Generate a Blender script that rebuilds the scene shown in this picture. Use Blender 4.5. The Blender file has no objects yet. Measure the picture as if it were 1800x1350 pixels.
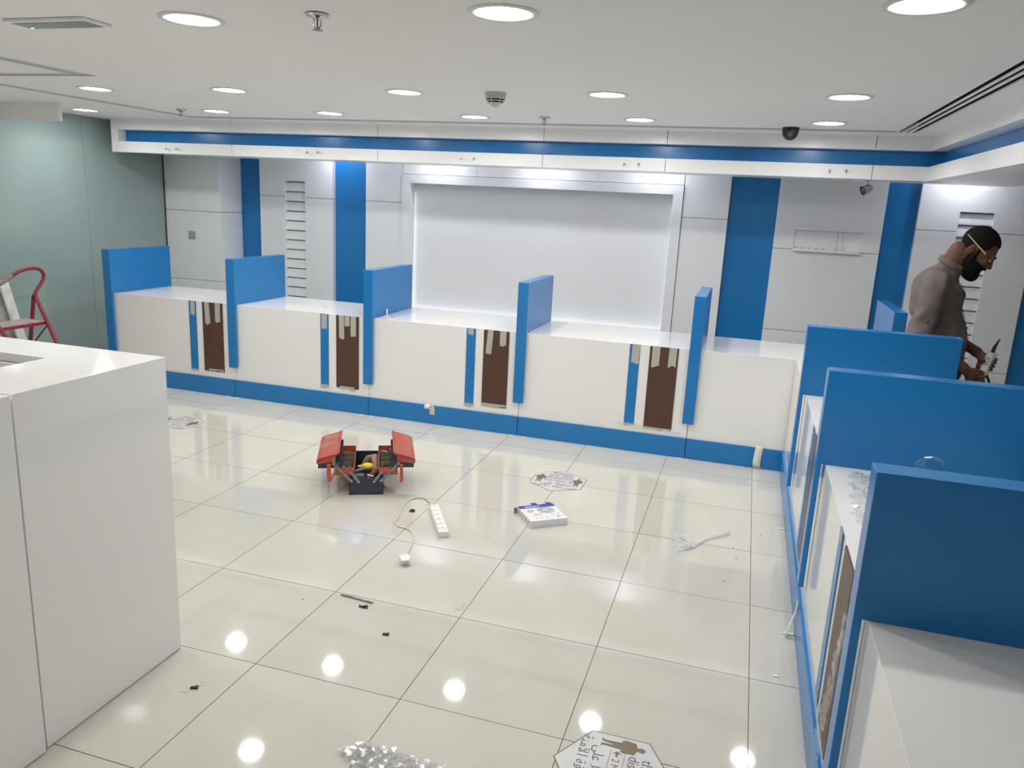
import bpy, bmesh, math, random
import numpy as np
from mathutils import Vector, Matrix
random.seed(4)
SC = bpy.context.scene
COL = SC.collection
PI = math.pi

# ------------------------------------------------------------------ camera
CAM = np.array([4.022, -2.242, 1.7557])
YAW, PITCH, ROLL, FPX = -0.28728, 0.231402, 0.049736, 1360.67


def cam_axes():
    ca, sa = math.cos(YAW), math.sin(YAW)
    cb, sb = math.cos(PITCH), math.sin(PITCH)
    cc, sc = math.cos(ROLL), math.sin(ROLL)
    r = np.array([ca, -sa, 0.]); f = np.array([sa, ca, 0.]); u = np.array([0, 0, 1.])
    f2 = f * cb - u * sb; u2 = u * cb + f * sb
    return r * cc + u2 * sc, u2 * cc - r * sc, f2


AR, AU, AF = cam_axes()
cd = bpy.data.cameras.new('camera'); cam = bpy.data.objects.new('camera', cd); COL.objects.link(cam)
cd.sensor_width = 36; cd.lens = FPX * 36 / 1800; cd.clip_start = 0.05
m = Matrix.Identity(4)
for i in range(3):
    m[i][0] = AR[i]; m[i][1] = AU[i]; m[i][2] = -AF[i]; m[i][3] = CAM[i]
cam.matrix_world = m
SC.camera = cam

# ------------------------------------------------------------------ world, exposure
w = bpy.data.worlds.new('world'); SC.world = w; w.use_nodes = True
w.node_tree.nodes['Background'].inputs[0].default_value = (.8, .9, 1, 1)
w.node_tree.nodes['Background'].inputs[1].default_value = 0.02
SC.view_settings.view_transform = 'Standard'; SC.view_settings.look = 'None'
SC.view_settings.gamma = 1; SC.view_settings.use_curve_mapping = False
SC.view_settings.exposure = 0.0
SC.cycles.diffuse_bounces = 6; SC.cycles.max_bounces = 14; SC.cycles.transparent_max_bounces = 32
LAMP = 116.0      # radiance of the ceiling downlights
SPOT = 230.0      # radiance of the small soffit spots
H = 2.335        # ceiling height


def ray(x, y): return AF + AR * (x - 900) / FPX - AU * (y - 675) / FPX
def onz(x, y, z): d = ray(x, y); return CAM + d * (z - CAM[2]) / d[2]
def ony(x, y, Y): d = ray(x, y); return CAM + d * (Y - CAM[1]) / d[1]
def onx(x, y, X): d = ray(x, y); return CAM + d * (X - CAM[0]) / d[0]


# ------------------------------------------------------------------ materials
MATS = {}


def mat(name, col, rough=.5, metal=0., spec=.5, noise=None, bump=None, coat=0., emit=None, alpha=None, var=0., trans=0.):
    if name in MATS: return MATS[name]
    M = bpy.data.materials.new(name); M.use_nodes = True; MATS[name] = M
    nt = M.node_tree; N = nt.nodes; L = nt.links; b = N['Principled BSDF']
    c = (*col, 1)
    b.inputs['Base Color'].default_value = c; b.inputs['Roughness'].default_value = rough
    b.inputs['Metallic'].default_value = metal; b.inputs['Specular IOR Level'].default_value = spec
    b.inputs['Coat Weight'].default_value = coat; b.inputs['Coat Roughness'].default_value = .05
    if trans: b.inputs['Transmission Weight'].default_value = trans
    if emit:
        b.inputs['Emission Color'].default_value = (*emit[0], 1); b.inputs['Emission Strength'].default_value = emit[1]
    tc = N.new('ShaderNodeTexCoord')
    last = None
    if noise:   # (scale(x,y,z), second colour, low, high)
        mp = N.new('ShaderNodeMapping'); mp.inputs['Scale'].default_value = noise[0]
        L.new(tc.outputs['Object'], mp.inputs[0])
        n = N.new('ShaderNodeTexNoise'); n.inputs['Scale'].default_value = 1; n.inputs['Detail'].default_value = 6
        L.new(mp.outputs[0], n.inputs['Vector'])
        cr = N.new('ShaderNodeValToRGB'); cr.color_ramp.elements[0].position = noise[2]; cr.color_ramp.elements[1].position = noise[3]
        cr.color_ramp.elements[0].color = c; cr.color_ramp.elements[1].color = (*noise[1], 1)
        L.new(n.outputs['Fac'], cr.inputs[0]); last = cr.outputs[0]
    if var:     # per-object brightness
        oi = N.new('ShaderNodeObjectInfo'); mr = N.new('ShaderNodeMapRange')
        mr.inputs['To Min'].default_value = 1 - var; mr.inputs['To Max'].default_value = 1 + var
        L.new(oi.outputs['Random'], mr.inputs[0])
        hs = N.new('ShaderNodeHueSaturation'); L.new(mr.outputs[0], hs.inputs['Value'])
        if last: L.new(last, hs.inputs['Color'])
        else: hs.inputs['Color'].default_value = c
        last = hs.outputs[0]
    if last: L.new(last, b.inputs['Base Color'])
    if bump:    # (scale, strength)
        n2 = N.new('ShaderNodeTexNoise'); n2.inputs['Scale'].default_value = bump[0]; n2.inputs['Detail'].default_value = 4
        L.new(tc.outputs['Object'], n2.inputs['Vector'])
        bp = N.new('ShaderNodeBump'); bp.inputs['Strength'].default_value = bump[1]; bp.inputs['Distance'].default_value = .01
        L.new(n2.outputs['Fac'], bp.inputs['Height']); L.new(bp.outputs[0], b.inputs['Normal'])
    return M


def film(name, amount=.25, tint=(1, 1, 1), haze=.05):
    """thin clear plastic: transparent, with a mirror-like sheen and a little milky haze"""
    if name in MATS: return MATS[name]
    M = bpy.data.materials.new(name); M.use_nodes = True; MATS[name] = M
    nt = M.node_tree; N = nt.nodes; L = nt.links; N.clear()
    out = N.new('ShaderNodeOutputMaterial'); mx = N.new('ShaderNodeMixShader'); m2 = N.new('ShaderNodeMixShader'); m2.inputs[0].default_value = haze
    tr = N.new('ShaderNodeBsdfTransparent'); tr.inputs[0].default_value = (.985, .985, .985, 1)
    df = N.new('ShaderNodeBsdfDiffuse'); df.inputs[0].default_value = (*[.9 * c for c in tint], 1)
    gl = N.new('ShaderNodeBsdfGlossy'); gl.inputs[0].default_value = (1, 1, 1, 1); gl.inputs['Roughness'].default_value = .1
    lw = N.new('ShaderNodeLayerWeight'); lw.inputs[0].default_value = .5
    pw = N.new('ShaderNodeMath'); pw.operation = 'POWER'; pw.inputs[1].default_value = 2.5; L.new(lw.outputs['Facing'], pw.inputs[0])
    fr = N.new('ShaderNodeMath'); fr.operation = 'MULTIPLY_ADD'; fr.inputs[1].default_value = .35; fr.inputs[2].default_value = .045; L.new(pw.outputs[0], fr.inputs[0])
    mu = N.new('ShaderNodeMath'); mu.operation = 'MULTIPLY'; mu.inputs[1].default_value = amount * 4; mu.use_clamp = True
    L.new(fr.outputs[0], mu.inputs[0]); L.new(mu.outputs[0], mx.inputs[0])
    L.new(tr.outputs[0], m2.inputs[1]); L.new(df.outputs[0], m2.inputs[2])
    L.new(m2.outputs[0], mx.inputs[1]); L.new(gl.outputs[0], mx.inputs[2]); L.new(mx.outputs[0], out.inputs[0])
    return M


BLUE = mat('blue_lacquer', (.012, .19, .50), .24, spec=.45, noise=((3, 3, 3), (.014, .20, .52), .3, .7))
WHITE = mat('white_solid_surface', (.86, .85, .83), .07, spec=.5, noise=((2, 2, 2), (.88, .87, .845), .3, .7))
WPANEL = mat('white_wall_panel', (.86, .875, .89), .28, noise=((1.5, 1.5, 1.5), (.88, .892, .905), .3, .7))
WTRIM = mat('white_trim', (.87, .87, .86), .3, noise=((2, 2, 2), (.89, .89, .88), .3, .7))
CEIL = mat('ceiling_paint', (.86, .855, .84), .8, spec=.2, bump=(60, .03), noise=((1.2, 1.2, 1.2), (.88, .875, .86), .3, .7))
TILE = mat('polished_tile', (.575, .555, .495), .045, spec=.85, var=.025, noise=((3.5, 2.2, 1), (.615, .595, .535), .35, .68))
GROUT = mat('grout', (.12, .11, .10), .9, noise=((30, 30, 30), (.16, .15, .13), .3, .7))
BROWN = mat('wood_veneer', (.115, .052, .028), .4, noise=((160, 160, 3), (.062, .028, .016), .3, .7))
TAPE = mat('masking_tape', (.42, .42, .37), .75, noise=((60, 60, 60), (.49, .49, .43), .3, .7), bump=(300, .2))
PALETAPE = mat('pale_tape', (.78, .79, .68), .6, noise=((40, 40, 40), (.72, .73, .6), .3, .7))
GLASSW = mat('frosted_glass', (.30, .39, .37), .2, spec=.6, coat=.5, noise=((.7, .7, .5), (.33, .42, .41), .3, .7))
BLACK = mat('black_plastic', (.012, .012, .014), .35, noise=((20, 20, 20), (.02, .02, .022), .3, .7))
DARK = mat('dark_void', (.008, .008, .012), .9, noise=((9, 9, 9), (.012, .012, .016), .3, .7))
CHROME = mat('chrome', (.55, .55, .56), .15, metal=1, noise=((30, 30, 30), (.65, .65, .66), .3, .7))
STEEL = mat('dull_steel', (.33, .35, .35), .4, metal=.8, noise=((40, 40, 40), (.2, .21, .2), .35, .7))
GREYM = mat('grey_plastic', (.45, .45, .44), .4, noise=((30, 30, 30), (.5, .5, .49), .3, .7))
CREAM = mat('cream_plastic', (.55, .54, .46), .45, noise=((20, 20, 20), (.6, .59, .5), .3, .7))
WPLAST = mat('white_plastic', (.80, .80, .77), .3, noise=((20, 20, 20), (.84, .84, .81), .3, .7))
RING = mat('lamp_trim', (.70, .70, .70), .35, noise=((20, 20, 20), (.74, .74, .74), .3, .7))
LAMPM = mat('lamp_diffuser', (.9, .9, .9), .5, emit=((1.0, .985, .96), LAMP * 2.25))
LAMPO = mat('lamp_reflector', (.9, .9, .9), .5, emit=((1.0, .985, .96), LAMP * .16))
SPOTM = mat('spot_lens', (.9, .9, .9), .5, emit=((.86, .88, 1.0), SPOT))
LEDM = mat('led_strip', (.9, .9, .9), .5, emit=((.9, .94, 1.0), 1.3))


# ------------------------------------------------------------------ mesh helpers
class MB:
    """collects shapes, builds ONE mesh object"""
    def __init__(s): s.bm = bmesh.new()

    def box(s, x0, x1, y0, y1, z0, z1, bev=0, seg=2, skip=None):
        t = bmesh.new(); bmesh.ops.create_cube(t, size=1)
        for v in t.verts:
            v.co = Vector(((x0 + x1) / 2 + v.co.x * (x1 - x0), (y0 + y1) / 2 + v.co.y * (y1 - y0), (z0 + z1) / 2 + v.co.z * (z1 - z0)))
        if bev:
            eg = [e for e in t.edges if skip is None or not all(abs(v.co.z - skip) < 1e-5 for v in e.verts)]
            bmesh.ops.bevel(t, geom=eg, offset=bev, segments=seg, profile=.5, affect='EDGES')
        return s.merge(t)

    def merge(s, t, M=None):
        if M is not None: bmesh.ops.transform(t, matrix=M, verts=t.verts[:])
        me = bpy.data.meshes.new('tmp'); t.to_mesh(me); t.free(); s.bm.from_mesh(me); bpy.data.meshes.remove(me)
        return s

    def poly(s, pts, h, axis='z', base=0., bev=0):
        """prism: pts 2-D outline, extruded h along axis from base"""
        t = bmesh.new()
        def P(a, b, c):
            return {'z': (a, b, c), 'y': (a, c, b), 'x': (c, a, b)}[axis]
        lo = [t.verts.new(P(a, b, base)) for a, b in pts]; hi = [t.verts.new(P(a, b, base + h)) for a, b in pts]
        n = len(pts); t.faces.new(lo); t.faces.new(hi)
        for i in range(n): t.faces.new((lo[i], lo[(i + 1) % n], hi[(i + 1) % n], hi[i]))
        bmesh.ops.recalc_face_normals(t, faces=t.faces[:])
        if bev: bmesh.ops.bevel(t, geom=t.edges[:], offset=bev, segments=2, profile=.5, affect='EDGES')
        return s.merge(t)

    def lathe(s, prof, c=(0, 0, 0), n=24, M=None):
        t = bmesh.new(); rings = []
        for r, z in prof:
            if r < 1e-6: rings.append([t.verts.new((0, 0, z))])
            else: rings.append([t.verts.new((r * math.cos(2 * PI * i / n), r * math.sin(2 * PI * i / n), z)) for i in range(n)])
        for A, B in zip(rings, rings[1:]):
            for i in range(n):
                a, b, d, e = A[i % len(A)], A[(i + 1) % len(A)], B[(i + 1) % len(B)], B[i % len(B)]
                vs = []
                for v in (a, b, d, e):
                    if v not in vs: vs.append(v)
                if len(vs) > 2: t.faces.new(vs)
        bmesh.ops.recalc_face_normals(t, faces=t.faces[:])
        T = Matrix.Translation(c)
        return s.merge(t, T @ M if M is not None else T)

    def tube(s, pts, r, n=8, closed=False):
        P = [Vector(p) for p in pts]; t = bmesh.new(); rings = []
        R = r if hasattr(r, '__len__') else [r] * len(P)
        up = Vector((0, 0, 1)); prev = None
        for i, p in enumerate(P):
            a = P[i - 1] if i else (P[-1] if closed else p); b = P[(i + 1) % len(P)] if (i < len(P) - 1 or closed) else p
            d = (b - a).normalized()
            if prev is None:
                x = d.cross(up)
                if x.length < .01: x = d.cross(Vector((1, 0, 0)))
            else: x = prev - d * prev.dot(d)
            x.normalize(); prev = x; y = d.cross(x)
            rings.append([t.verts.new(p + (x * math.cos(2 * PI * k / n) + y * math.sin(2 * PI * k / n)) * R[i]) for k in range(n)])
        for i in range(len(rings) - (0 if closed else 1)):
            A, B = rings[i], rings[(i + 1) % len(rings)]
            for k in range(n): t.faces.new((A[k], A[(k + 1) % n], B[(k + 1) % n], B[k]))
        if not closed: t.faces.new(rings[0]); t.faces.new(rings[-1])
        bmesh.ops.recalc_face_normals(t, faces=t.faces[:])
        return s.merge(t)

    def sphere(s, c, r, M=None, u=16, v=10):
        t = bmesh.new(); bmesh.ops.create_uvsphere(t, u_segments=u, v_segments=v, radius=1)
        rr = r if hasattr(r, '__len__') else (r, r, r)
        X = Matrix.Diagonal((*rr, 1))
        if M is not None: X = M @ X
        return s.merge(t, Matrix.Translation(c) @ X)

    def obj(s, name, material, parent=None, smooth=False, M=None):
        me = bpy.data.meshes.new(name); s.bm.to_mesh(me); s.bm.free()
        o = bpy.data.objects.new(name, me); COL.objects.link(o); me.materials.append(material)
        if smooth:
            for p in me.polygons: p.use_smooth = True
            try: me.set_sharp_from_angle(angle=math.radians(40))
            except Exception: pass
        if parent is not None: o.parent = parent
        if M is not None: o.matrix_basis = M
        return o


def raw(name, verts, faces, material, parent=None, smooth=True):
    me = bpy.data.meshes.new(name); me.from_pydata([tuple(map(float, v)) for v in verts], [], faces); me.update()
    o = bpy.data.objects.new(name, me); COL.objects.link(o); me.materials.append(material)
    if smooth:
        for p in me.polygons: p.use_smooth = True
    if parent is not None: o.parent = parent
    return o


def tag(o, label, cat, group=None):
    o['label'] = label; o['category'] = cat
    if group: o['group'] = group
    return o


def thing(name, label, cat, loc=(0, 0, 0), rz=0, group=None):
    o = bpy.data.objects.new(name, None); COL.objects.link(o); o.location = loc; o.rotation_euler = (0, 0, rz)
    o.empty_display_size = .1
    return tag(o, label, cat, group)


def copy_tree(o, parent=None):
    c = o.copy(); COL.objects.link(c); c.parent = parent
    for ch in list(o.children): copy_tree(ch, c)
    return c


def structure(name, label=None):
    o = bpy.data.objects.new(name, None); COL.objects.link(o); o['kind'] = 'structure'
    if label: o['label'] = label
    return o


def B(name, material, parent, *box, bev=0, seg=2):
    return MB().box(*box, bev=bev, seg=seg).obj(name, material, parent)


def text_mesh(body, size, align='CENTER'):
    c = bpy.data.curves.new('t', 'FONT'); c.body = body; c.size = size; c.align_x = align; c.resolution_u = 3
    o = bpy.data.objects.new('t', c); COL.objects.link(o); bpy.context.view_layer.update()
    ev = o.evaluated_get(bpy.context.evaluated_depsgraph_get())
    me = bpy.data.meshes.new_from_object(ev); bpy.data.objects.remove(o); bpy.data.curves.remove(c)
    return me


# ================================================================== SETTING
# ---- floor: slab with every tile on it
floor = MB().box(-3.4, 8.2, -5.2, 5.4, -.12, -.004).obj('floor', GROUT); floor['kind'] = 'structure'
tm = MB().box(.0013, .5987, .0013, .5987, -.004, 0)
t0 = tm.obj('tile', TILE, floor); first = True
t0.data.materials.append(GROUT)
for p_ in t0.data.polygons:
    if abs(p_.normal.z) < .5: p_.material_index = 1     # unglazed, dirty edges
for i in range(-6, 14):
    for j in range(-9, 9):
        x, y = i * .6, j * .6
        if x < -3.4 or x + .6 > 8.2 or y < -5.2 or y + .6 > 5.41: continue
        # only where the photograph, or a step to the side of it, can see floor
        if y < -3.01 or x > 6.01: continue
        o = t0 if first else t0.copy()
        if not first: COL.objects.link(o)
        first = False
        o.location = (x, y, random.uniform(-.0004, .0))

B('floor_field', TILE, floor, -3.4, 8.2, -5.2, -3.0, -.004, 0)
B('floor_field', TILE, floor, 6.6, 8.2, -3.0, 5.4, -.004, 0)

# ---- ceiling with channels for the slot diffusers
slots = [(4.862, 5.0, -5.2, 3.77), (-.82, 4.862, 3.632, 3.77), (-.82, -.70, -1.2, 3.632), (-.62, .352, 1.44, 1.544), (.236, .352, -1.4, 1.44)]
rects = [(-3.4, 5.3, -5.2, 4.14), (-3.4, -1.917, 4.14, 5.4), (5.87, 8.2, -5.2, 5.4)]
xs = sorted({v for r in slots + rects for v in r[:2]}); ys = sorted({v for r in slots + rects for v in r[2:]})
cb = MB()
for xa, xb in zip(xs, xs[1:]):
    run = None
    for ya, yb in zip(ys, ys[1:]):
        cx, cy = (xa + xb) / 2, (ya + yb) / 2
        ok = any(r[0] < cx < r[1] and r[2] < cy < r[3] for r in rects) and not any(r[0] < cx < r[1] and r[2] < cy < r[3] for r in slots)
        if ok: run = (run[0], yb) if run else (ya, yb)
        if (not ok or yb == ys[-1]) and run:
            cb.box(xa, xb, run[0], run[1], H, H + .08); run = None
ceiling = cb.obj('ceiling', CEIL); ceiling['kind'] = 'structure'


def slot_diffuser(label, x0, x1, y0, y1, along, n=3, bw=.25):
    t = thing('slot_diffuser', label, 'air diffuser', ((x0 + x1) / 2, (y0 + y1) / 2, H), group='slot diffusers in the ceiling')
    ox, oy = (x0 + x1) / 2, (y0 + y1) / 2
    def bb(name, mt, a0, a1, z0, z1):   # a = across
        if along == 'y': return B(name, mt, t, a0 - ox, a1 - ox, y0 - oy, y1 - oy, z0, z1)
        return B(name, mt, t, x0 - ox, x1 - ox, a0 - oy, a1 - oy, z0, z1)
    a0, a1 = (x0, x1) if along == 'y' else (y0, y1)
    bb('plenum', DARK, a0, a1, .07, .11)
    bb('frame_edge', WTRIM, a0, a0 + .012, -.001, .006); bb('frame_edge', WTRIM, a1 - .012, a1, -.001, .006)
    bb('plenum_side', DARK, a0, a0 + .004, .006, .07); bb('plenum_side', DARK, a1 - .004, a1, .006, .07)
    wdt = (a1 - a0 - .024); bl = wdt / n
    for k in range(1, n):
        c = a0 + .012 + bl * k
        bb('blade', WTRIM, c - bl * bw, c + bl * bw, .0, .004)
    return t


slot_diffuser('three-slot white air diffuser running along the blue fascia on the right', *slots[0], 'y')
slot_diffuser('long air slot in ceiling parallel to the far blue fascia', *slots[1], 'x', n=3, bw=.12)
slot_diffuser('air slot running toward the glass wall side of the ceiling, nearest the hanging board', *slots[2], 'y', n=3, bw=.1)
slot_diffuser('short air slot crossing toward the left edge, meeting another at a corner', *slots[3], 'x', n=3, bw=.14)
slot_diffuser('air slot nearest the flush grey panel, ending at the mitred corner', *slots[4], 'y', n=3, bw=.14)

# ---- back wall: base, proud white panels, recessed blue strips, sign niche
wb = MB().box(-2.05, .64, 5.25, 5.36, 0, H).box(3.316, 8.2, 5.25, 5.36, 0, H).box(.64, 3.316, 5.30, 5.36, 0, H)\
    .box(.64, 3.316, 5.25, 5.30, 0, .59).box(.64, 3.316, 5.25, 5.30, 1.93, H).obj('wall_back', WPANEL); wb['kind'] = 'structure'
YW = 5.15


def wpanel(x0, x1, cuts, y0=YW, y1=5.25, mt=WPANEL, name='wall_panel', z1=2.26):
    zs = [0] + cuts + [z1]
    for a, b in zip(zs, zs[1:]): B(name, mt, wb, x0 + .001, x1 - .001, y0, y1, a + .002, b - .002, bev=.0015, seg=1)


def bstrip(x0, x1, z1=2.26):
    B('blue_wall_strip', BLUE, wb, x0, x1, 5.205, 5.25, 0, z1)


wpanel(-2.05, -1.36, [.765, 1.495], y0=4.83)
bstrip(-1.36, -1.09)
# louvred panel (pan1) and its twin (pan5)
SLATS = []


def louvred(x0, x1, lx0, lx1, label, z1=2.26):
    B('wall_panel', WPANEL, wb, x0 + .001, lx0, YW, 5.25, .532, 1.688); B('wall_panel', WPANEL, wb, lx1, x1 - .001, YW, 5.25, .532, 1.688)
    B('wall_panel', WPANEL, wb, x0 + .001, lx0, YW, 5.25, 1.692, z1); B('wall_panel', WPANEL, wb, lx1, x1 - .001, YW, 5.25, 1.692, z1)
    B('wall_panel', WPANEL, wb, lx0, lx1, YW, 5.25, 1.852, z1); B('wall_panel', WPANEL, wb, x0 + .001, x1 - .001, YW, 5.25, 0, .528)
    t = thing('wall_louvre', label, 'louvre', ((lx0 + lx1) / 2, YW + .05, .53), group='white louvres in the back wall')
    hw = (lx1 - lx0) / 2
    B('backing', WPANEL, t, -hw, hw, .03, .05, 0, 1.32)
    sm = None; z = 1.32 - .101; k = 0
    while z > .0:
        if sm is None:
            sm = MB().poly([(-.034, .0), (-.034, .012), (-.016, .088), (.03, .092), (.03, .0)], 2 * hw, axis='x', base=-hw).obj('slat', WPANEL, t); s = sm
        else:
            s = sm.copy(); COL.objects.link(s)
        s.location = (0, 0, z); z -= .101; k += 1


louvred(-1.09, -.21, -.785, -.54, 'narrow white louvre of flat slats in the panel between the two left blue strips')
bstrip(-.21, .17)
wpanel(.17, .578, [.53, 1.69]); wpanel(3.378, 3.787, [.53, 1.69])
bstrip(3.787, 4.20); wpanel(4.20, 5.075, [.737, 1.465]); bstrip(5.075, 5.33)
louvred(5.33, 6.21, 5.644, 5.90, 'narrow white louvre of flat slats on the wall behind the man', z1=H)
bstrip(6.21, 6.6, H); wpanel(6.6, 8.2, [.53, 1.69], z1=H)
for a, b in ((.582, 1.373), (1.376, 2.577), (2.580, 3.374)): B('wall_panel', WPANEL, wb, a, b, YW, 5.25, 1.976, 2.26, bev=.001, seg=1)
# picture-frame round the niche
fr = MB().poly([(.582, .40), (3.374, .40), (3.374, 1.972), (.582, 1.972)], .001, axis='y', base=5.249)
for q in ((.582, .672, .40, 1.972), (3.284, 3.374, .40, 1.972), (.672, 3.284, 1.888, 1.972), (.672, 3.284, .40, .625)):
    fr.box(q[0], q[1], 5.12, 5.255, q[2], q[3])
fr2 = MB()
for q in ((.582, .672, .40, 1.972), (3.284, 3.374, .40, 1.972), (.672, 3.284, 1.888, 1.972), (.672, 3.284, .40, .625)):
    fr2.box(q[0], q[1], 5.135, 5.25, q[2], q[3])
fr.bm.free(); fr2.obj('niche_frame', WPANEL, wb)
B('niche_back', WPANEL, wb, .64, 3.316, 5.29, 5.30, .59, 1.93)
for q in ((.642, .652, .62, 1.80), (3.304, 3.314, .62, 1.80)): B('led_strip', LEDM, wb, q[0], q[1], 5.262, 5.27, q[2], q[3])
B('led_strip', LEDM, wb, .68, 3.28, 5.262, 5.27, .591, .60)

# ---- left wall: frosted glass panes, white jamb
wl = MB().box(-2.18, -2.10, -5.2, 2.60, 0, H).obj('wall_left', WTRIM); wl['kind'] = 'structure'
ye = [2.60, 3.792, 4.83]
for a, b in zip(ye, ye[1:]): B('glass_pane', GLASSW, wl, -2.062, -2.05, a + .002, b - .002, .02, H - .003)
B('floor_channel', STEEL, wl, -2.075, -2.04, 2.60, 4.83, 0, .02)
B('glass_edge_trim', BLACK, wl, -2.06, -2.045, 4.815, 4.83, 0, H - .03)
B('door_jamb', WTRIM, wl, -2.12, -2.03, 2.38, 2.60, 0, H)
wr = MB().box(8.2, 8.3, -5.2, 5.4, 0, H).obj('wall_right', WTRIM); wr['kind'] = 'structure'
wf = MB().box(-3.4, 8.3, -5.3, -5.2, 0, H).obj('wall_front', WTRIM); wf['kind'] = 'structure'
B('backing_board', GLASSW, wl, -2.3, -2.2, -5.2, 5.4, 0, H)

# ---- fascia over the counters (trim_1 back, trim_2 right) with the soffit behind
tr1 = MB().box(-1.917, 5.87, 4.12, 4.80, 2.05, 2.13).box(-1.917, 5.87, 4.78, 4.80, 2.13, 2.26).box(-1.917, 5.87, 4.78, 5.36, 2.26, 2.30).obj('trim_1', WTRIM); tr1['kind'] = 'structure'
tr1['label'] = 'white fascia with recessed blue band above the far counter'
jx = [-1.84, -.58, .88, 2.34, 3.316, 4.785, 5.145]
for a, b in zip(jx, jx[1:]):
    e = 0 if b == 5.145 else .001
    B('fascia_panel', WTRIM, tr1, a + .0022, b - e * 2.2, 4.0, 4.12, 2.239, H)
    B('fascia_panel', WTRIM, tr1, a + .0022, b - e * 2.2, 4.0, 4.12, 2.034, 2.132)
B('blue_band', BLUE, tr1, -1.84, 5.245, 4.10, 4.12, 2.132, 2.239)
B('end_board', WTRIM, tr1, -1.917, -1.84, 4.0, 4.12, 2.034, H)
B('fascia_back', WTRIM, tr1, -1.917, 5.265, 4.12, 4.14, 2.034, H)
tr2 = MB().box(5.265, 5.87, -5.2, 4.12, 2.05, 2.13).obj('trim_2', WTRIM); tr2['kind'] = 'structure'
tr2['label'] = 'white fascia with recessed blue band above the right counter'
jy = [4.0, 2.5, .9, -.7, -2.3, -5.2]
for b, a in zip(jy, jy[1:]):
    B('fascia_panel', WTRIM, tr2, 5.145, 5.265, a + .001, b, 2.239, H)
    B('fascia_panel', WTRIM, tr2, 5.145, 5.265, a + .001, b, 2.034, 2.132)
B('blue_band', BLUE, tr2, 5.245, 5.265, -5.2, 4.10, 2.132, 2.239)
B('fascia_back', WTRIM, tr2, 5.265, 5.285, -5.2, 4.12, 2.034, H)
tr3 = MB().box(-2.05, -1.265, 2.80, 2.83, 2.198, H).obj('trim_3', CEIL); tr3['kind'] = 'structure'
tr3['label'] = 'white board hanging under the ceiling by the glass wall'

# ---- sign studs on the lower fascia board (pairs)
stud_lab = ['over the first counter bay by the glass', 'over the second counter bay', 'above the left half of the niche', 'above the right half of the niche', 'above the bracket panel by the corner']
for k, (xa, xb, py) in enumerate([(294, 312, 262), (541, 560, 268), (811, 834, 279), (1098, 1123, 288.5), (1458, 1487, 300)]):
    for q, px in enumerate((xa, xb)):
        p = ony(px, py, 3.985)
        s = MB().tube([(0, .016, 0), (0, -.012, 0)], .0055, 10).tube([(0, -.012, 0), (0, -.02, 0)], .0085, 10).obj('sign_stud', CHROME)
        s.location = (p[0], 3.984, p[2])
        tag(s, ('left' if q == 0 else 'right') + ' metal sign stud of the pair ' + stud_lab[k], 'stud', 'sign studs on the fascia')

# ================================================================== CEILING THINGS
lights = [((2.02, .272), 'near ceiling downlight left of centre, beside a sprinkler'), ((3.19, .272), 'large ceiling downlight at top centre of the view'), ((4.403, .28), 'large ceiling downlight cut by the top right edge'),
          ((-.144, 2.03), 'leftmost downlight of the middle row'), ((.868, 2.03), 'second downlight from the left in the middle row'), ((2.027, 2.05), 'middle-row downlight left of the smoke detector'), ((3.196, 2.075), 'middle-row downlight right of the smoke detector'), ((4.396, 2.078), 'rightmost downlight of the middle row'),
          ((-1.498, 3.294), 'small far downlight against the glass wall'), ((-.122, 3.205), 'far-row downlight beside the left sprinkler'), ((.882, 3.20), 'far-row downlight above the second counter bay'), ((2.018, 3.262), 'far-row downlight below the smoke detector'), ((3.205, 3.256), 'far-row downlight right of the far sprinkler'), ((4.399, 3.253), 'far-row downlight right of the dome camera'),
          ]
extra = [((.868, .272), ''), ((2.02, -1.6), ''), ((3.6, -3.2), '')]  # unseen downlights added outside the view to light the room
lamp0 = None
for (x, y), lab in lights + extra:
    lab = lab or 'unseen ceiling downlight added outside the view for light'
    if lamp0 is None:
        t = lamp0 = thing('downlight', lab, 'ceiling light', group='round ceiling downlights')
        MB().lathe([(.114, .0), (.114, -.003), (.108, -.0065), (.092, -.006), (.086, -.002), (.084, .0)], n=40).obj('trim_ring', RING, t, smooth=True)
        MB().lathe([(.0, -.001), (.054, -.001), (.054, 0)], n=28).obj('diffuser', LAMPM, t)
        MB().lathe([(.0545, -.0012), (.085, -.0025), (.085, 0), (.0545, 0)], n=32).obj('reflector', LAMPO, t)
    else: t = copy_tree(lamp0)
    t.location = (x, y, H); t['label'] = lab

# soffit spots
sp0 = None
for k, x in enumerate((-.09, 1.0, 2.07, 3.14, 5.62)):
    y = 4.96
    lab = ['above the left louvre', 'above the left end of the niche', 'above the middle of the niche', 'above the right end of the niche', 'above the wall behind the man'][k]
    if sp0 is None:
        t = sp0 = thing('soffit_spot', '', 'spotlight', group='recessed spots in the soffit')
        MB().lathe([(.045, 0), (.045, -.003), (.036, -.004), (.033, 0)], n=24).obj('trim_ring', RING, t, smooth=True)
        MB().lathe([(0, -.001), (.033, -.001), (.033, 0)], n=20).obj('lens', SPOTM, t)
    else: t = copy_tree(sp0)
    t.location = (x, y, 2.26); t['label'] = 'small recessed spot behind the fascia ' + lab

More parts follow.
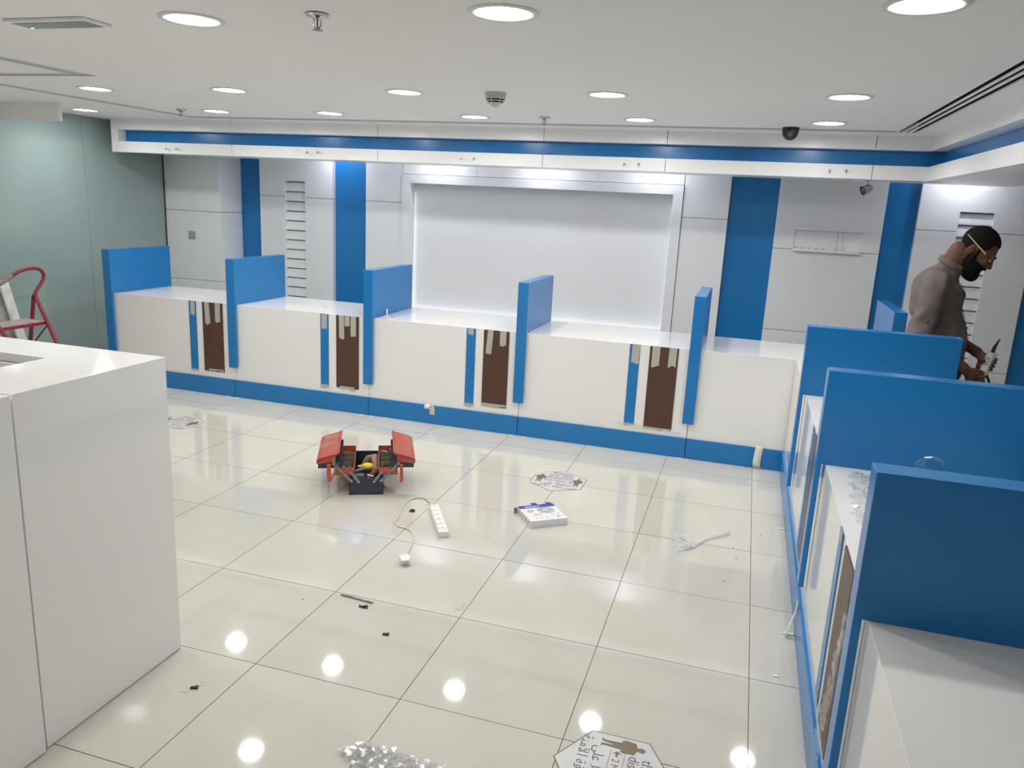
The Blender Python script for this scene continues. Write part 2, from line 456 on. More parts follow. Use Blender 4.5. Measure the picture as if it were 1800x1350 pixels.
# sprinklers
spk0 = None
for (x, y), lab in (((2.546, .24), 'chrome sprinkler head nearest the viewer between two large downlights'), ((-.392, 3.126), 'small sprinkler head near the left air slot'), ((2.546, 3.223), 'small sprinkler head under the smoke detector')):
    if spk0 is None:
        t = spk0 = thing('sprinkler', lab, 'sprinkler', group='ceiling sprinklers')
        MB().lathe([(0, -.001), (.036, -.001), (.04, -.004), (.036, -.009), (.022, -.011), (.013, -.02), (0, -.02)], n=24).obj('escutcheon', CHROME, t, smooth=True)
        f = MB()
        for s in (-1, 1): f.tube([(s * .012, 0, -.018), (s * .014, 0, -.034), (s * .007, 0, -.046), (0, 0, -.05)], .0026, 6)
        f.obj('frame_arms', CHROME, t, smooth=True)
        MB().tube([(0, 0, -.018), (0, 0, -.048)], .0025, 8).obj('bulb', mat('sprinkler_bulb', (.25, .03, .02), .1, noise=((9, 9, 9), (.3, .04, .03), .3, .7)), t, smooth=True)
        MB().lathe([(0, -.048), (.018, -.05), (.018, -.052), (0, -.053)], n=20).obj('deflector', STEEL, t)
    else: t = copy_tree(spk0)
    t.location = (x, y, H); t['label'] = lab

# smoke detector
t = thing('smoke_detector', 'cream smoke detector with dark vents on the ceiling', 'smoke detector', (2.575, 2.055, H))
MB().lathe([(.0, 0), (.058, 0), (.06, -.014), (.055, -.016), (.055, -.03), (.0, -.03)], n=32).obj('base', CREAM, t, smooth=True)
MB().lathe([(.0, -.03), (.046, -.03), (.034, -.056), (.0, -.056)], n=32).obj('vent_core', DARK, t)
mb = MB().lathe([(.056, -.028), (.056, -.034), (.049, -.034), (.049, -.028)], n=32).lathe([(.049, -.041), (.048, -.046), (.041, -.046), (.042, -.041)], n=32)
mb.lathe([(.041, -.053), (.03, -.06), (.022, -.068), (.018, -.074), (.0, -.076), (.0, -.053)], n=32)
mb.obj('cover_ring', CREAM, t, smooth=True)
for k in range(6):
    a = 2 * PI * k / 6 + .35
    MB().tube([(.054 * math.cos(a), .054 * math.sin(a), -.03), (.036 * math.cos(a), .036 * math.sin(a), -.058)], .0035, 6).obj('rib', CREAM, t)

# dome camera
t = thing('dome_camera', 'black dome security camera under the ceiling by the fascia', 'camera', (4.185, 3.585, H))
MB().lathe([(0, 0), (.056, 0), (.056, -.012), (.054, -.03), (.047, -.055), (.03, -.075), (.012, -.083), (0, -.084)], n=32).obj('housing', BLACK, t, smooth=True)
d = Vector((CAM[0] - 4.185, CAM[1] - 3.585, -.9)).normalized()
Mx = d.to_track_quat('Z', 'Y').to_matrix().to_4x4()
MB().lathe([(.017, 0), (.018, .006), (.013, .006), (.012, .003), (0, .003)], c=(d.x * .05, d.y * .05, -.043 + d.z * .02), n=20, M=Mx).obj('lens', mat('lens_glass', (.05, .05, .06), .05, coat=1, noise=((9, 9, 9), (.08, .08, .09), .3, .7)), t, smooth=True)

# flush grey panel (emergency light)
a, b, c, d4 = [onz(*q, H) for q in ((14, 32), (145, 28.5), (192, 43), (50, 48.5))]
t = thing('ceiling_panel_light', 'flush grey emergency light panel at the top left of the ceiling', 'emergency light', (1.41, .275, H), rz=math.radians(-1))
MB().box(-.195, .195, -.07, .07, -.012, 0, bev=.005).obj('bezel', WPLAST, t)
MB().box(-.175, .175, -.045, .045, -.0135, -.011).obj('panel', mat('grey_panel', (.22, .25, .25), .25, noise=((9, 9, 9), (.24, .27, .27), .3, .7)), t)
MB().box(-.165, -.155, .028, .036, -.0145, -.0135).obj('indicator', mat('green_led', (.2, .9, .5), .3, emit=((.35, 1, .65), 3)), t)

# chrome spotlight under the soffit
p = ony(1519, 333, 4.5)
t = thing('chrome_spotlight', 'small chrome swivel spotlight under the soffit above the bracket panel', 'spotlight', (p[0] + .02, 4.5, 2.05))
MB().lathe([(0, 0), (.025, 0), (.025, -.008), (0, -.01)], n=20).tube([(0, 0, -.008), (0, 0, -.05)], .006, 8).obj('mount', CHROME, t, smooth=True)
Mx = Vector((-.75, -.25, -.35)).normalized().to_track_quat('Z', 'Y').to_matrix().to_4x4()
MB().lathe([(0, -.045), (.022, -.042), (.032, -.02), (.034, .03), (.03, .03), (.028, .012), (0, .01)], c=(-.005, 0, -.07), n=24, M=Mx).obj('head', CHROME, t, smooth=True)
MB().lathe([(.031, .031), (.036, .034), (.036, .026), (.031, .024)], c=(-.005, 0, -.07), n=24, M=Mx).obj('rim', BLACK, t, smooth=True)

# ================================================================== COUNTERS
UNITW = 1.267
JX = [-1.352, -.085, 1.184, 2.451, 3.726, 4.99]


def tape_piece(parent, x, z, wdt, ln, tilt=0, y=-.004, mt=None, n=5, down=True):
    """ragged strip hanging from (x,z) in the xz plane of the unit front"""
    mt = mt or TAPE
    h = wdt / 2; bot = [(h - wdt * k / n, (-ln + random.uniform(-.006, .012))) for k in range(n + 1)]
    pts = [(-h, 0), (h, 0)] + bot
    c, s = math.cos(tilt), math.sin(tilt)
    pts = [(x + a * c - b * s, z + a * s + b * c) for a, b in pts]
    return MB().poly(pts, .0012, axis='y', base=y - .0012).obj('masking_tape', mt, parent)


def counter(label, loc, rz, width, depth=.715, decor=None, tapes=(), kick=True):
    """unit seen from its front: x to the right, y into the unit, origin at front-left floor corner"""
    t = thing('counter_unit', label, 'counter', loc, rz, 'white teller counter units')
    g = .002
    MB().poly([(0, .145), (0, .80), (depth, .80), (depth, .78), (.02, .78), (.02, .145)], width - 2 * g, axis='x', base=g, bev=.0012).obj('counter_shell', WHITE, t)
    B('side_panel', WHITE, t, g, .02, .02, depth - .02, 0, .779); B('side_panel', WHITE, t, width - .02, width - g, .02, depth - .02, 0, .779)
    if kick: MB().box(g, width - g, -.014, .012, 0, .149, bev=.003).obj('kick_plate', BLUE, t)
    if decor:
        xb, xw = decor
        sb = B('blue_strip', BLUE, t, xb, xb + .075, -.004, 0, .205, .797, bev=.0008, seg=1)
        wd = B('wood_panel', BROWN, t, xw, xw + .203, -.006, 0, .20, .798, bev=.0008, seg=1)
        for (on, dx, z, wdt, ln, tilt) in tapes:
            o = tape_piece(sb if on == 'b' else wd, (xb if on == 'b' else xw) + dx, z, wdt, ln, tilt, y=-.004 if on == 'b' else -.006)
    return t


YF = 3.283
tp = [
    [('b', .04, .80, .045, .125, 0), ('b', .037, .205, .078, .02, 0), ('w', .045, .798, .048, .19, .05), ('w', .155, .798, .05, .165, -.01), ('w', .12, .222, .15, .022, 0)],
    [('b', .036, .80, .05, .13, 0), ('b', .037, .21, .08, .03, 0), ('w', .048, .798, .046, .19, .02), ('w', .10, .798, .044, .085, 0), ('w', .155, .798, .048, .165, 0), ('w', .10, .215, .13, .03, 0)],
    [('b', .035, .80, .045, .055, 0), ('b', .037, .205, .08, .03, 0), ('w', .055, .798, .045, .19, -.07), ('w', .155, .798, .05, .115, 0), ('w', .10, .225, .2, .028, 0)],
    [('b', .046, .80, .055, .14, -.02), ('b', .037, .21, .08, .018, 0), ('w', .045, .798, .055, .15, .0), ('w', .165, .798, .055, .14, -.02), ('w', .10, .20, .2, .014, 0)],
]
lab = ['first white counter bay at the glass wall end, taped wood strip', 'second white counter bay, three tape strips on its wood panel', 'third white counter bay, in front of the niche\'s left half', 'fourth white counter bay, wide tape residue along its foot', 'plain white corner counter bay without wood strip']
for k in range(4):
    counter(lab[k], (JX[k], YF, 0), 0, JX[k + 1] - JX[k], decor=([-.534, .741, 2.008, 3.264][k] - JX[k], [-.396, .886, 2.149, 3.409][k] - JX[k]), tapes=tp[k])
counter(lab[4], (JX[4], YF, 0), 0, 5.115 - JX[4])
# yellowed tape residue on bay 4
tr = MB().poly([(3.215, .212), (3.36, .207), (3.50, .19), (3.68, .185), (3.69, .168), (3.5, .172), (3.38, .166), (3.30, .178), (3.22, .185)], .0008, axis='y', base=YF - .0009).obj('tape_residue', PALETAPE)
tag(tr, 'pale torn tape residue along the foot of the fourth counter bay', 'tape')

# dividers
div0 = None


def divider(label, loc, rz=0):
    global div0
    if div0 is None:
        t = div0 = thing('divider', label, 'divider', group='blue counter dividers')
        MB().box(-.04, .04, -.036, .714, .8008, 1.18, bev=.003, skip=.8008).obj('panel', BLUE, t)
        MB().box(-.04, .04, -.036, -.0145, .262, .8008, bev=.003, skip=.8008).obj('front_leg', BLUE, t)
    else: t = copy_tree(div0)
    t.location = loc; t.rotation_euler = (0, 0, rz)
    return tag(t, label, 'divider', 'blue counter dividers')


dl = ['blue divider at the glass wall end of the far counter', 'blue divider between the first and second far counter bays', 'blue divider between the second and third far counter bays', 'blue divider in front of the niche, between third and fourth bays', 'blue divider between the fourth bay and the corner bay', 'blue divider at the counter corner, partly behind the man']
for k, x in enumerate(JX): divider(dl[k], (x, YF, 0))
divider('blue divider on the right counter just in front of the man', (4.398, 2.23, 0), -PI / 2)
divider('second blue divider on the right counter, between the other two', (4.398, .964, 0), -PI / 2)
divider('nearest blue divider on the right counter, a plastic shred on top', (4.398, -.297, 0), -PI / 2)

# right counter: local x runs toward the viewer (-y), local y runs +x
tpr = [('b', .04, .80, .05, .05, 0), ('b', .037, .21, .08, .03, 0)]
XF = 4.398
counter('right counter bay beside the corner, in front of the man', (XF, 3.268, 0), -PI / 2, 3.268 - 2.23, depth=.36)
counter('right counter bay behind the middle divider, strips seen edge-on', (XF, 2.23, 0), -PI / 2, 1.266, decor=(2.23 - 1.56, 2.23 - 1.405), tapes=tpr)
counter('right counter bay strewn with clear plastic wrap', (XF, .964, 0), -PI / 2, 1.261, decor=(.964 - .285, .964 - .13), tapes=tpr)
counter('nearest right counter bay at the lower right corner', (XF, -.297, 0), -PI / 2, 1.262)

# ---- reception desk at left
DX, DY, DH = 2.075, -.015, 1.158
t = thing('reception_desk', 'tall white desk at the left edge with a recessed top', 'desk', (DX, DY, 0))
def db(name, *q, bev=.003): return B(name, WHITE, t, q[0] - DX, q[1] - DX, q[2] - DY, q[3] - DY, q[4], q[5], bev=bev, seg=2)
db('side_panel', DX - .03, DX, -.625, DY, .004, DH, bev=.0015); db('side_panel', DX - .03, DX + .008, -1.75, -.637, .004, DH, bev=.0015)
db('front_panel', .45, DX - .0302, DY - .03, DY, .004, DH, bev=.0008)
db('worktop', 1.76, DX - .0302, -1.75, DY - .0302, DH - .03, DH - .0002, bev=0)
db('worktop', .45, 1.7599, -.222, DY - .0302, DH - .03, DH - .0002, bev=0)
db('inner_wall', 1.742, 1.7605, -1.75, -.24, .3, DH - .031); db('inner_wall', .45, 1.7605, -.24, -.222, .3, DH - .031)
db('inner_shelf', .45, 1.742, -1.75, -.2405, .74, .765)
db('plinth', .6, DX - .06, -1.7, DY - .07, 0, .03)

# ================================================================== WALL THINGS
# bracket rails
t = thing('wall_bracket', 'white two-rail wall bracket on the panel left of the last blue strip', 'bracket', (4.64, YW, 1.44))
MB().box(-.272, .275, -.055, 0, .197, .225, bev=.003).obj('rail', WPANEL, t)
MB().box(-.272, .275, -.055, 0, .012, .038, bev=.003).obj('rail', WPANEL, t)
for x in (-.267, .085, .13): MB().box(x, x + .003, -.004, 0, .038, .2).obj('cable', GREYM, t)
for k in range(8):
    if k in (5,): continue
    MB().box(-.262 + k * .056, -.235 + k * .056, -.04, -.02, .038, .046).obj('hook', GREYM, t)
p = ony(338, 413, 4.83)
t = thing('wall_socket', 'grey metal wall switch plate on the panel by the glass wall', 'switch', (p[0], 4.83, p[2] - .043))
MB().box(-.043, .043, -.008, 0, 0, .086, bev=.002).obj('plate', mat('satin_plate', (.42, .43, .43), .4, metal=.2, noise=((9, 9, 9), (.47, .48, .48), .4, .7)), t)
MB().box(-.016, .018, -.012, -.008, .022, .064, bev=.002).obj('rocker', GREYM, t)

# ================================================================== FLOOR STICKERS
STW = mat('sticker_vinyl', (.60, .60, .62), .35, noise=((14, 14, 14), (.52, .52, .54), .45, .75))
STB = mat('sticker_ink', (.16, .12, .055), .45, noise=((20, 20, 20), (.19, .145, .07), .3, .7))
STD = mat('sticker_text', (.13, .10, .06), .45, noise=((20, 20, 20), (.16, .12, .075), .3, .7))
AR1 = '\ufef0\ufee0\ufecb \ufec6\ufed3\ufe8e\ufea3'
AR2 = '\ufe94\ufee8\ufee3\ufef5\ufe8d \ufe94\ufed3\ufe8e\ufeb4\ufee4\ufedf\ufe8d'
MAN = [(-.012, .058), (-.006, .066), (.006, .066), (.012, .058), (.011, .047), (.007, .042), (.03, .034), (.033, .0), (.026, -.012), (.018, -.008), (.016, -.03), (.013, -.066), (.02, -.074), (.004, -.074), (.003, -.066), (.001, -.026), (-.005, -.066), (-.01, -.074), (-.022, -.074), (-.014, -.064), (-.016, -.03), (-.018, -.008), (-.026, -.012), (-.033, .0), (-.03, .034), (-.007, .042), (-.011, .047)]
tmesh = {}
for key, body, size in (('a', 'Keeps', .052), ('b', 'the safe', .052), ('c', 'distance', .052), ('d', '2 Meter', .034), ('e', AR1, .05), ('f', AR2, .05)):
    me = text_mesh(body, size); me.materials.append(STD); tmesh[key] = me


def sticker(label, loc, rz):
    t = thing('floor_sticker', label, 'floor sticker', loc, rz, 'hexagonal distancing stickers')
    hx = [(.197 * math.cos(PI / 6 + k * PI / 3), .197 * math.sin(PI / 6 + k * PI / 3)) for k in range(6)]
    MB().poly([(a, b) for a, b in hx], .0006, base=.0).obj('border', STB, t)
    MB().poly([(a * .975, b * .975) for a, b in hx], .0004, base=.0005).obj('face', STW, t)
    z = .0011
    for s in (-1, 1):
        MB().poly([(s * .123 + a * 1.0, .018 + b * 1.05) for a, b in MAN], .0003, base=z - .0002).obj('person_silhouette', STB, t)
        MB().poly([(s * .094, .0), (s * .078, .016), (s * .082, .004), (s * .066, .004), (s * .066, -.004), (s * .082, -.004), (s * .078, -.016)], .0003, base=z - .0002).obj('arrow', STB, t)
    for y in (.026, -.022): MB().box(-.092, .092, y - .0008, y + .0008, z - .0002, z + .0001).obj('rule_line', STB, t)
    for key, y in (('a', .128), ('b', .084), ('c', .040), ('d', -.011), ('e', -.075), ('f', -.125)):
        o = bpy.data.objects.new('lettering', tmesh[key]); COL.objects.link(o); o.parent = t; o.location = (0, y, z + .0003)
    return t


sticker('hexagonal distance sticker on the floor behind the lamp carton', (2.990, 2.424, .0), 0)
sticker('hexagonal distance sticker cut by the bottom edge, nearest the viewer', (3.786, -.089, .0), -PI / 2)
sticker('hexagonal distance sticker half hidden behind the white desk', (.003, 2.440, .0), 0)

# ================================================================== TOOLBOX (seen from its end, trays swung open)
TB = (1.889, 1.661, 0); TBR = math.atan2(.451, .893)
RED = mat('worn_red_paint', (.40, .065, .04), .55, noise=((9, 9, 9), (.30, .20, .165), .50, .72), bump=(40, .15))
ORANGE = mat('orange_paint', (.55, .10, .03), .5, noise=((14, 14, 14), (.42, .075, .03), .45, .7))
NAVY = mat('navy_paint', (.028, .034, .06), .45, noise=((18, 18, 18), (.045, .05, .07), .45, .7))
KHAKI = mat('tray_lining', (.22, .20, .14), .7, noise=((25, 25, 25), (.16, .14, .10), .4, .7))
t = thing('toolbox', 'worn red and navy cantilever toolbox standing open on the floor', 'toolbox', TB, TBR)
W, Lg = .20, .43
bx = MB()
for q in ((0, .004, 0, Lg, 0, .135), (W - .004, W, 0, Lg, 0, .135), (0, W, 0, .004, 0, .105), (0, W, Lg - .004, Lg, 0, .135), (0, W, 0, Lg, 0, .004)): bx.box(*q)
bx.obj('base_box', NAVY, t)
for sx in (-1, 1):
    def U(u): return u if sx < 0 else W - u     # mirror across the box
    def sb(name, mt, u0, u1, v0, v1, z0, z1, bev=0):
        a, b = sorted((U(u0), U(u1))); return B(name, mt, t, a, b, v0, v1, z0, z1, bev=bev)
    # middle tray
    tray = MB()
    for u0, u1, v0, v1, z0, z1 in ((-.085, .03, 0, Lg, .125, .128), (-.085, -.082, 0, Lg, .125, .17), (.027, .03, 0, Lg, .125, .17), (-.085, .03, 0, .003, .125, .17), (-.085, .03, Lg - .003, Lg, .125, .17)):
        a, b = sorted((U(u0), U(u1))); tray.box(a, b, v0, v1, z0, z1)
    tray.obj('middle_tray', ORANGE, t)
    sb('tray_floor', KHAKI, -.081, .026, .004, Lg - .004, .128, .131)
    for v in (.12, .21, .31): sb('tray_divider', KHAKI, -.081, .026, v, v + .003, .131, .163)
    # upper tray and its lid
    up = MB()
    for u0, u1, v0, v1, z0, z1 in ((-.18, -.05, -.004, Lg + .004, .172, .175), (-.18, -.177, -.004, Lg + .004, .172, .21), (-.053, -.05, -.004, Lg + .004, .172, .212), (-.18, -.05, -.004, 0, .172, .21), (-.18, -.05, Lg, Lg + .004, .172, .21)):
        a, b = sorted((U(u0), U(u1))); up.box(a, b, v0, v1, z0, z1)
    up.obj('upper_tray', NAVY, t)
    prof = [(-.188, .20), (-.188, .222), (-.165, .236), (-.075, .262), (-.062, .272), (-.056, .268), (-.068, .255), (-.16, .229), (-.184, .216), (-.184, .20)]
    lid = MB(); lid.poly([(U(a), b) for a, b in prof], Lg + .02, axis='y', base=-.01)
    lid.poly([(U(a), b) for a, b in ((-.186, .20), (-.186, .222), (-.165, .234), (-.08, .258), (-.08, .21))], .004, axis='y', base=-.01)
    lid.obj('lid', RED, t)
    # links on both ends
    for v in (-.008, Lg + .003):
        for (ua, za), (ub, zb) in (((.012, .09), (-.09, .20)), ((.055, .085), (.01, .145))):
            d = Vector((U(ub) - U(ua), 0, zb - za)); n = Vector((-d.z, 0, d.x)).normalized() * .008
            A = Vector((U(ua), 0, za)); Bv = Vector((U(ub), 0, zb)); e = d.normalized() * .008
            MB().poly([((A - e + n).x, (A - e + n).z), ((Bv + e + n).x, (Bv + e + n).z), ((Bv + e - n).x, (Bv + e - n).z), ((A - e - n).x, (A - e - n).z)], .003, axis='y', base=v).obj('link_bar', STEEL, t)
            for c in (A, Bv): MB().tube([(c.x, v - .002, c.z), (c.x, v + .005, c.z)], .004, 8).obj('rivet', CHROME, t)
    # carrying handle hanging at the end
    hz = [(-.105, .205), (-.128, .205), (-.13, .13), (-.118, .092), (-.105, .10)] if sx < 0 else [(-.095, .20), (-.115, .20), (-.117, .10), (-.112, .085), (-.098, .085)]
    MB().poly([(U(a), b) for a, b in hz], .012, axis='y', base=-.03, bev=.003).obj('handle', ORANGE, t)
    if sx < 0: MB().tube([(U(-.11), -.024, .1), (U(-.085), -.024, .15), (U(-.08), -.02, .19)], .006, 8).obj('handle_brace', RED, t)

TBM = Matrix.Translation(TB) @ Matrix.Rotation(TBR, 4, 'Z')


def inbox(o): o.matrix_world = TBM @ o.matrix_basis; return o


YEL = mat('yellow_plastic', (.75, .58, .03), .4, noise=((20, 20, 20), (.7, .5, .03), .4, .7))
TAN = mat('tan_leather', (.26, .17, .09), .55, noise=((20, 20, 20), (.18, .11, .06), .4, .7))
MAR = mat('maroon_rubber', (.13, .03, .03), .5, noise=((20, 20, 20), (.09, .02, .02), .4, .7))
PETROL = mat('petrol_plastic', (.10, .20, .26), .45, noise=((20, 20, 20), (.08, .16, .2), .4, .7))
o = MB().sphere((.105, .14, .13), (.038, .03, .022)).tube([(.07, .135, .132), (.045, .13, .135)], [.012, .005], 8).obj('tape_measure', YEL, smooth=True); inbox(o)
tag(o, 'yellow rounded tool lying in the open toolbox', 'tool')
o = MB().tube([(.08, .31, .075), (.11, .33, .11), (.15, .31, .125), (.155, .25, .105), (.15, .18, .07), (.15, .13, .04)], [.02, .028, .03, .028, .024, .022], 14).obj('work_glove', TAN, smooth=True); inbox(o)
tag(o, 'bent tan work glove at the back of the open toolbox', 'glove')
o = MB().tube([(.10, .05, .06), (.13, .08, .09), (.16, .10, .11)], [.016, .02, .022], 12).obj('screwdriver_handle', MAR, smooth=True); inbox(o)
tag(o, 'maroon tool handle in the middle of the open toolbox', 'tool')
o = MB().sphere((.16, .108, .118), (.02, .02, .018)).obj('wooden_knob', mat('wood_knob', (.30, .11, .05), .5, noise=((30, 30, 30), (.22, .08, .04), .4, .7)), smooth=True); inbox(o)
tag(o, 'small brown wooden knob in the open toolbox', 'tool')
o = MB().box(.02, .085, .03, .075, .05, .112, bev=.006).obj('drill_bit_case', mat('grey_case', (.10, .11, .11), .5, noise=((20, 20, 20), (.14, .15, .15), .4, .7)), None); 
g = MB().lathe([(0, 0), (.016, 0), (.016, .003), (0, .003)], c=(.052, .028, .082), n=16, M=Matrix.Rotation(PI / 2, 4, 'X')).obj('dial', STEEL, o); inbox(o)
tag(o, 'dark grey case at the front of the open toolbox', 'case')
o = MB().tube([(.03, .08, .12), (.07, .10, .125), (.085, .12, .12)], [.008, .011, .008], 8).obj('plier_handle', PETROL, smooth=True); inbox(o)
tag(o, 'petrol blue plier handle resting on the grey case', 'tool')
o = MB().poly([(.0, .0), (.012, .0), (.045, -.03), (.04, -.038)], .003, base=.0).obj('blade_pack', WPLAST); o.location = (.1, .05, .108); inbox(o)
tag(o, 'white strip of plastic at the front of the open toolbox', 'scrap')
# bits in the trays
for k in range(13):
    right = k >= 5
    c = (random.uniform(.195, .27), random.uniform(.02, .10), .158) if right and k < 10 else ((random.uniform(.19, .265), random.uniform(.325, .4), .155) if right else (random.uniform(-.06, .01), random.choice([.25, .27, .04, .06]), .15))
    a = random.uniform(1.0, 2.0) if k < 10 else random.uniform(0, 3); l = .035 if right and k < 10 else .022
    dx, dy = math.cos(a) * l, math.sin(a) * l
    o = MB().tube([(c[0] - dx, c[1] - dy, c[2]), (c[0] + dx * .6, c[1] + dy * .6, c[2]), (c[0] + dx, c[1] + dy, c[2])], [.0035, .0035, .006], 8).obj('loose_bit', CHROME if k % 2 else STEEL, smooth=True); inbox(o)
    tag(o, 'loose metal bits in the ' + ('right' if right else 'left') + ' tray of the toolbox', 'bit', 'metal bits in the toolbox trays')

# ================================================================== POWER STRIP
pd = Vector((.198, -.333, 0)).normalized()
t = thing('power_strip', 'white six-socket power strip with its cable on the floor', 'power strip', (2.436, 1.658, 0), math.atan2(pd.y, pd.x))
MB().box(0, .385, -.028, .028, 0, .034, bev=.006).obj('body', WPLAST, t)
for k in range(6):
    x = .034 + k * .061
    s = MB()
    for q in ((x - .006, x - .001, -.012, -.004), (x + .006, x + .01, -.002, .002), (x - .006, x - .001, .008, .012)): s.box(q[0], q[1], q[2], q[3], .0335, .0343)
    for i, q in enumerate(((x - .012, x - .004, -.004, .004), (x + .004, x + .008, -.015, -.008), (x + .004, x + .008, .006, .013))):
        B('socket_slot', BLACK, t, q[0], q[1], q[2], q[3], .0336, .0344)
    s.bm.free()
    B('switch', GREYM, t, x - .004, x + .004, -.024, -.018, .0336, .0352)
cpx = [(763, 886), (750, 878), (735, 874.5), (717, 880), (706, 893), (701, 908), (694, 917), (700, 924.5), (715, 929), (724, 935), (726, 946), (722, 960), (714, 978)]
cp = [onz(x, y, .005) for x, y in cpx]; cp[0] = np.array([2.44, 1.652, .017])
# smooth with catmull-rom
pts = []
for i in range(len(cp) - 1):
    p0, p1, p2, p3 = cp[max(i - 1, 0)], cp[i], cp[i + 1], cp[min(i + 2, len(cp) - 1)]
    for k in range(6):
        u = k / 6; pts.append(.5 * ((2 * p1) + (-p0 + p2) * u + (2 * p0 - 5 * p1 + 4 * p2 - p3) * u * u + (-p0 + 3 * p1 - 3 * p2 + p3) * u ** 3))
pts.append(cp[-1])
inv = t.matrix_basis.inverted()
inv = (Matrix.Translation(t.location) @ Matrix.Rotation(t.rotation_euler.z, 4, 'Z')).inverted()
MB().tube([inv @ Vector((p[0], p[1], max(p[2], .005))) for p in pts], .0045, 8).obj('cable', mat('cable_sheath', (.62, .60, .52), .5, noise=((20, 20, 20), (.68, .66, .58), .4, .7)), t, smooth=True)
pc = onz(711, 984, .02); Mp = inv @ Matrix.Translation((pc[0], pc[1], .023)) @ Matrix.Rotation(-.75, 4, 'Z') @ Matrix.Rotation(.3, 4, 'Y')
pl = MB().poly([(-.022, -.025), (.02, -.025), (.026, -.01), (.026, .012), (.01, .028), (-.022, .025)], .03, base=-.015, bev=.004).obj('plug', WPLAST, t, M=Mp)
for y, z, l in ((-.012, -.006, .018), (.012, -.006, .018), (0, .008, .022)): B('pin', CHROME, pl, .024, .026 + l, y - .003, y + .003, z - .002, z + .002)

# ================================================================== LAMP CARTON
zt = .042
A = onz(933.5, 916.6, zt); Bq = onz(998, 910, zt); D = onz(909, 890.5, zt)
ex = Vector(Bq - A); wid = ex.length; ang = math.atan2(ex.y, ex.x)
ey = Vector(D - A); dep = abs(ey.dot(Vector((-math.sin(ang), math.cos(ang), 0))))
CARD = mat('white_card', (.78, .77, .79), .45, noise=((20, 20, 20), (.74, .73, .75), .4, .7))
CBLUE = mat('carton_blue', (.02, .05, .33), .4, noise=((20, 20, 20), (.03, .07, .38), .4, .7))
KRAFT = mat('kraft_card', (.28, .22, .13), .7, noise=((20, 20, 20), (.22, .17, .1), .4, .7))
INK = mat('grey_ink', (.30, .30, .36), .5, noise=((30, 30, 30), (.38, .38, .43), .4, .7))
t = thing('lamp_carton', 'flat white and blue lamp carton lying on the floor, flaps open', 'box', (A[0], A[1], 0), ang)
MB().box(0, wid, 0, dep, 0, zt, bev=.0015, seg=1).obj('carton', CARD, t)
B('blue_band', CBLUE, t, .001, wid - .001, dep - .04, dep, zt, zt + .0004)
MB().poly([(wid * .40, dep), (wid * .57, dep), (wid * .56, dep + .03), (wid * .41, dep + .03)], .001, base=zt).obj('tab', CBLUE, t)
MB().poly([(wid * .80, dep), (wid * .98, dep), (wid * .93, dep + .022), (wid * .82, dep + .022)], .001, base=zt).obj('tab', CBLUE, t)
MB().poly([(0, .0), (.025, .006), (.025, .032), (0, .04)], .001, axis='y', base=dep - .001).obj('side_flap', KRAFT, t)
B('side_flap', KRAFT, t, -.022, -.001, dep - .006, dep - .004, .004, .038)
for r0, r1, mtl in ((.0, .052, mat('print_grey', (.42, .42, .50), .4, noise=((30, 30, 30), (.5, .5, .57), .4, .7))), (.0, .034, INK), (.0, .022, mat('print_light', (.55, .55, .6), .4, noise=((30, 30, 30), (.5, .5, .55), .4, .7)))):
    MB().lathe([(0, 0), (r1, 0), (r1, .0003 + (.06 - r1) * .004), (0, .0003 + (.06 - r1) * .004)], c=(wid * .64, dep * .62, zt), n=32).obj('lamp_picture', mtl, t)
MB().lathe([(0, 0), (.017, 0), (.017, .0003), (0, .0003)], c=(wid * .22, dep * .62, zt), n=20).obj('round_mark', mat('print_brown', (.20, .05, .03), .4, noise=((30, 30, 30), (.26, .08, .05), .4, .7)), t)
MB().lathe([(0, 0), (.012, 0), (.012, .0005), (0, .0005)], c=(wid * .22, dep * .62, zt), n=20).obj('round_mark', mat('print_cream', (.7, .5, .42), .4, noise=((30, 30, 30), (.75, .55, .47), .4, .7)), t)
for k, (x0, x1, y, h) in enumerate(((.20, .46, .40, .006), (.23, .40, .34, .004), (.20, .48, .29, .003), (.62, .78, .27, .004), (.2, .24, .12, .012), (.31, .38, .12, .01), (.47, .52, .12, .012), (.79, .83, .13, .014), (.91, .94, .16, .01), (.86, .89, .30, .01))):
    B('printed_mark', INK if k < 7 else BLACK, t, wid * x0, wid * x1, dep * y, dep * y + h, zt, zt + .0003)
for x0, x1 in ((.17, .22), (.225, .26), (.265, .36), (.37, .47), (.49, .53), (.54, .58)): B('printed_mark', CARD, t, wid * x0, wid * x1, dep - .028, dep - .018, zt + .0003, zt + .0007)
for k in range(5): B('printed_mark', INK, t, -.0004, .0002, dep * (.15 + .17 * k), dep * (.15 + .17 * k) + .018, .012, .03)

# ================================================================== FLOOR SCRAPS
def lay(px, py, z=0): p = onz(px, py, z); return (p[0], p[1], z)


a, b = Vector(lay(599, 1046)), Vector(lay(656, 1061))
d = b - a; ln = d.length
o = MB()
hel = [(k * ln / 90, .0042 * math.cos(k * .9), .0052 + .0042 * math.sin(k * .9)) for k in range(91)]
o = MB().tube(hel, .0022, 6).tube([(0, 0, .0052), (ln, 0, .0052)], .003, 8).obj('drill_bit', mat('bit_steel', (.5, .49, .46), .35, metal=.7, noise=((60, 60, 60), (.25, .24, .22), .4, .7)), smooth=True)
o.location = a; o.rotation_euler.z = math.atan2(d.y, d.x); tag(o, 'long twisted masonry drill bit lying on the floor', 'drill bit')


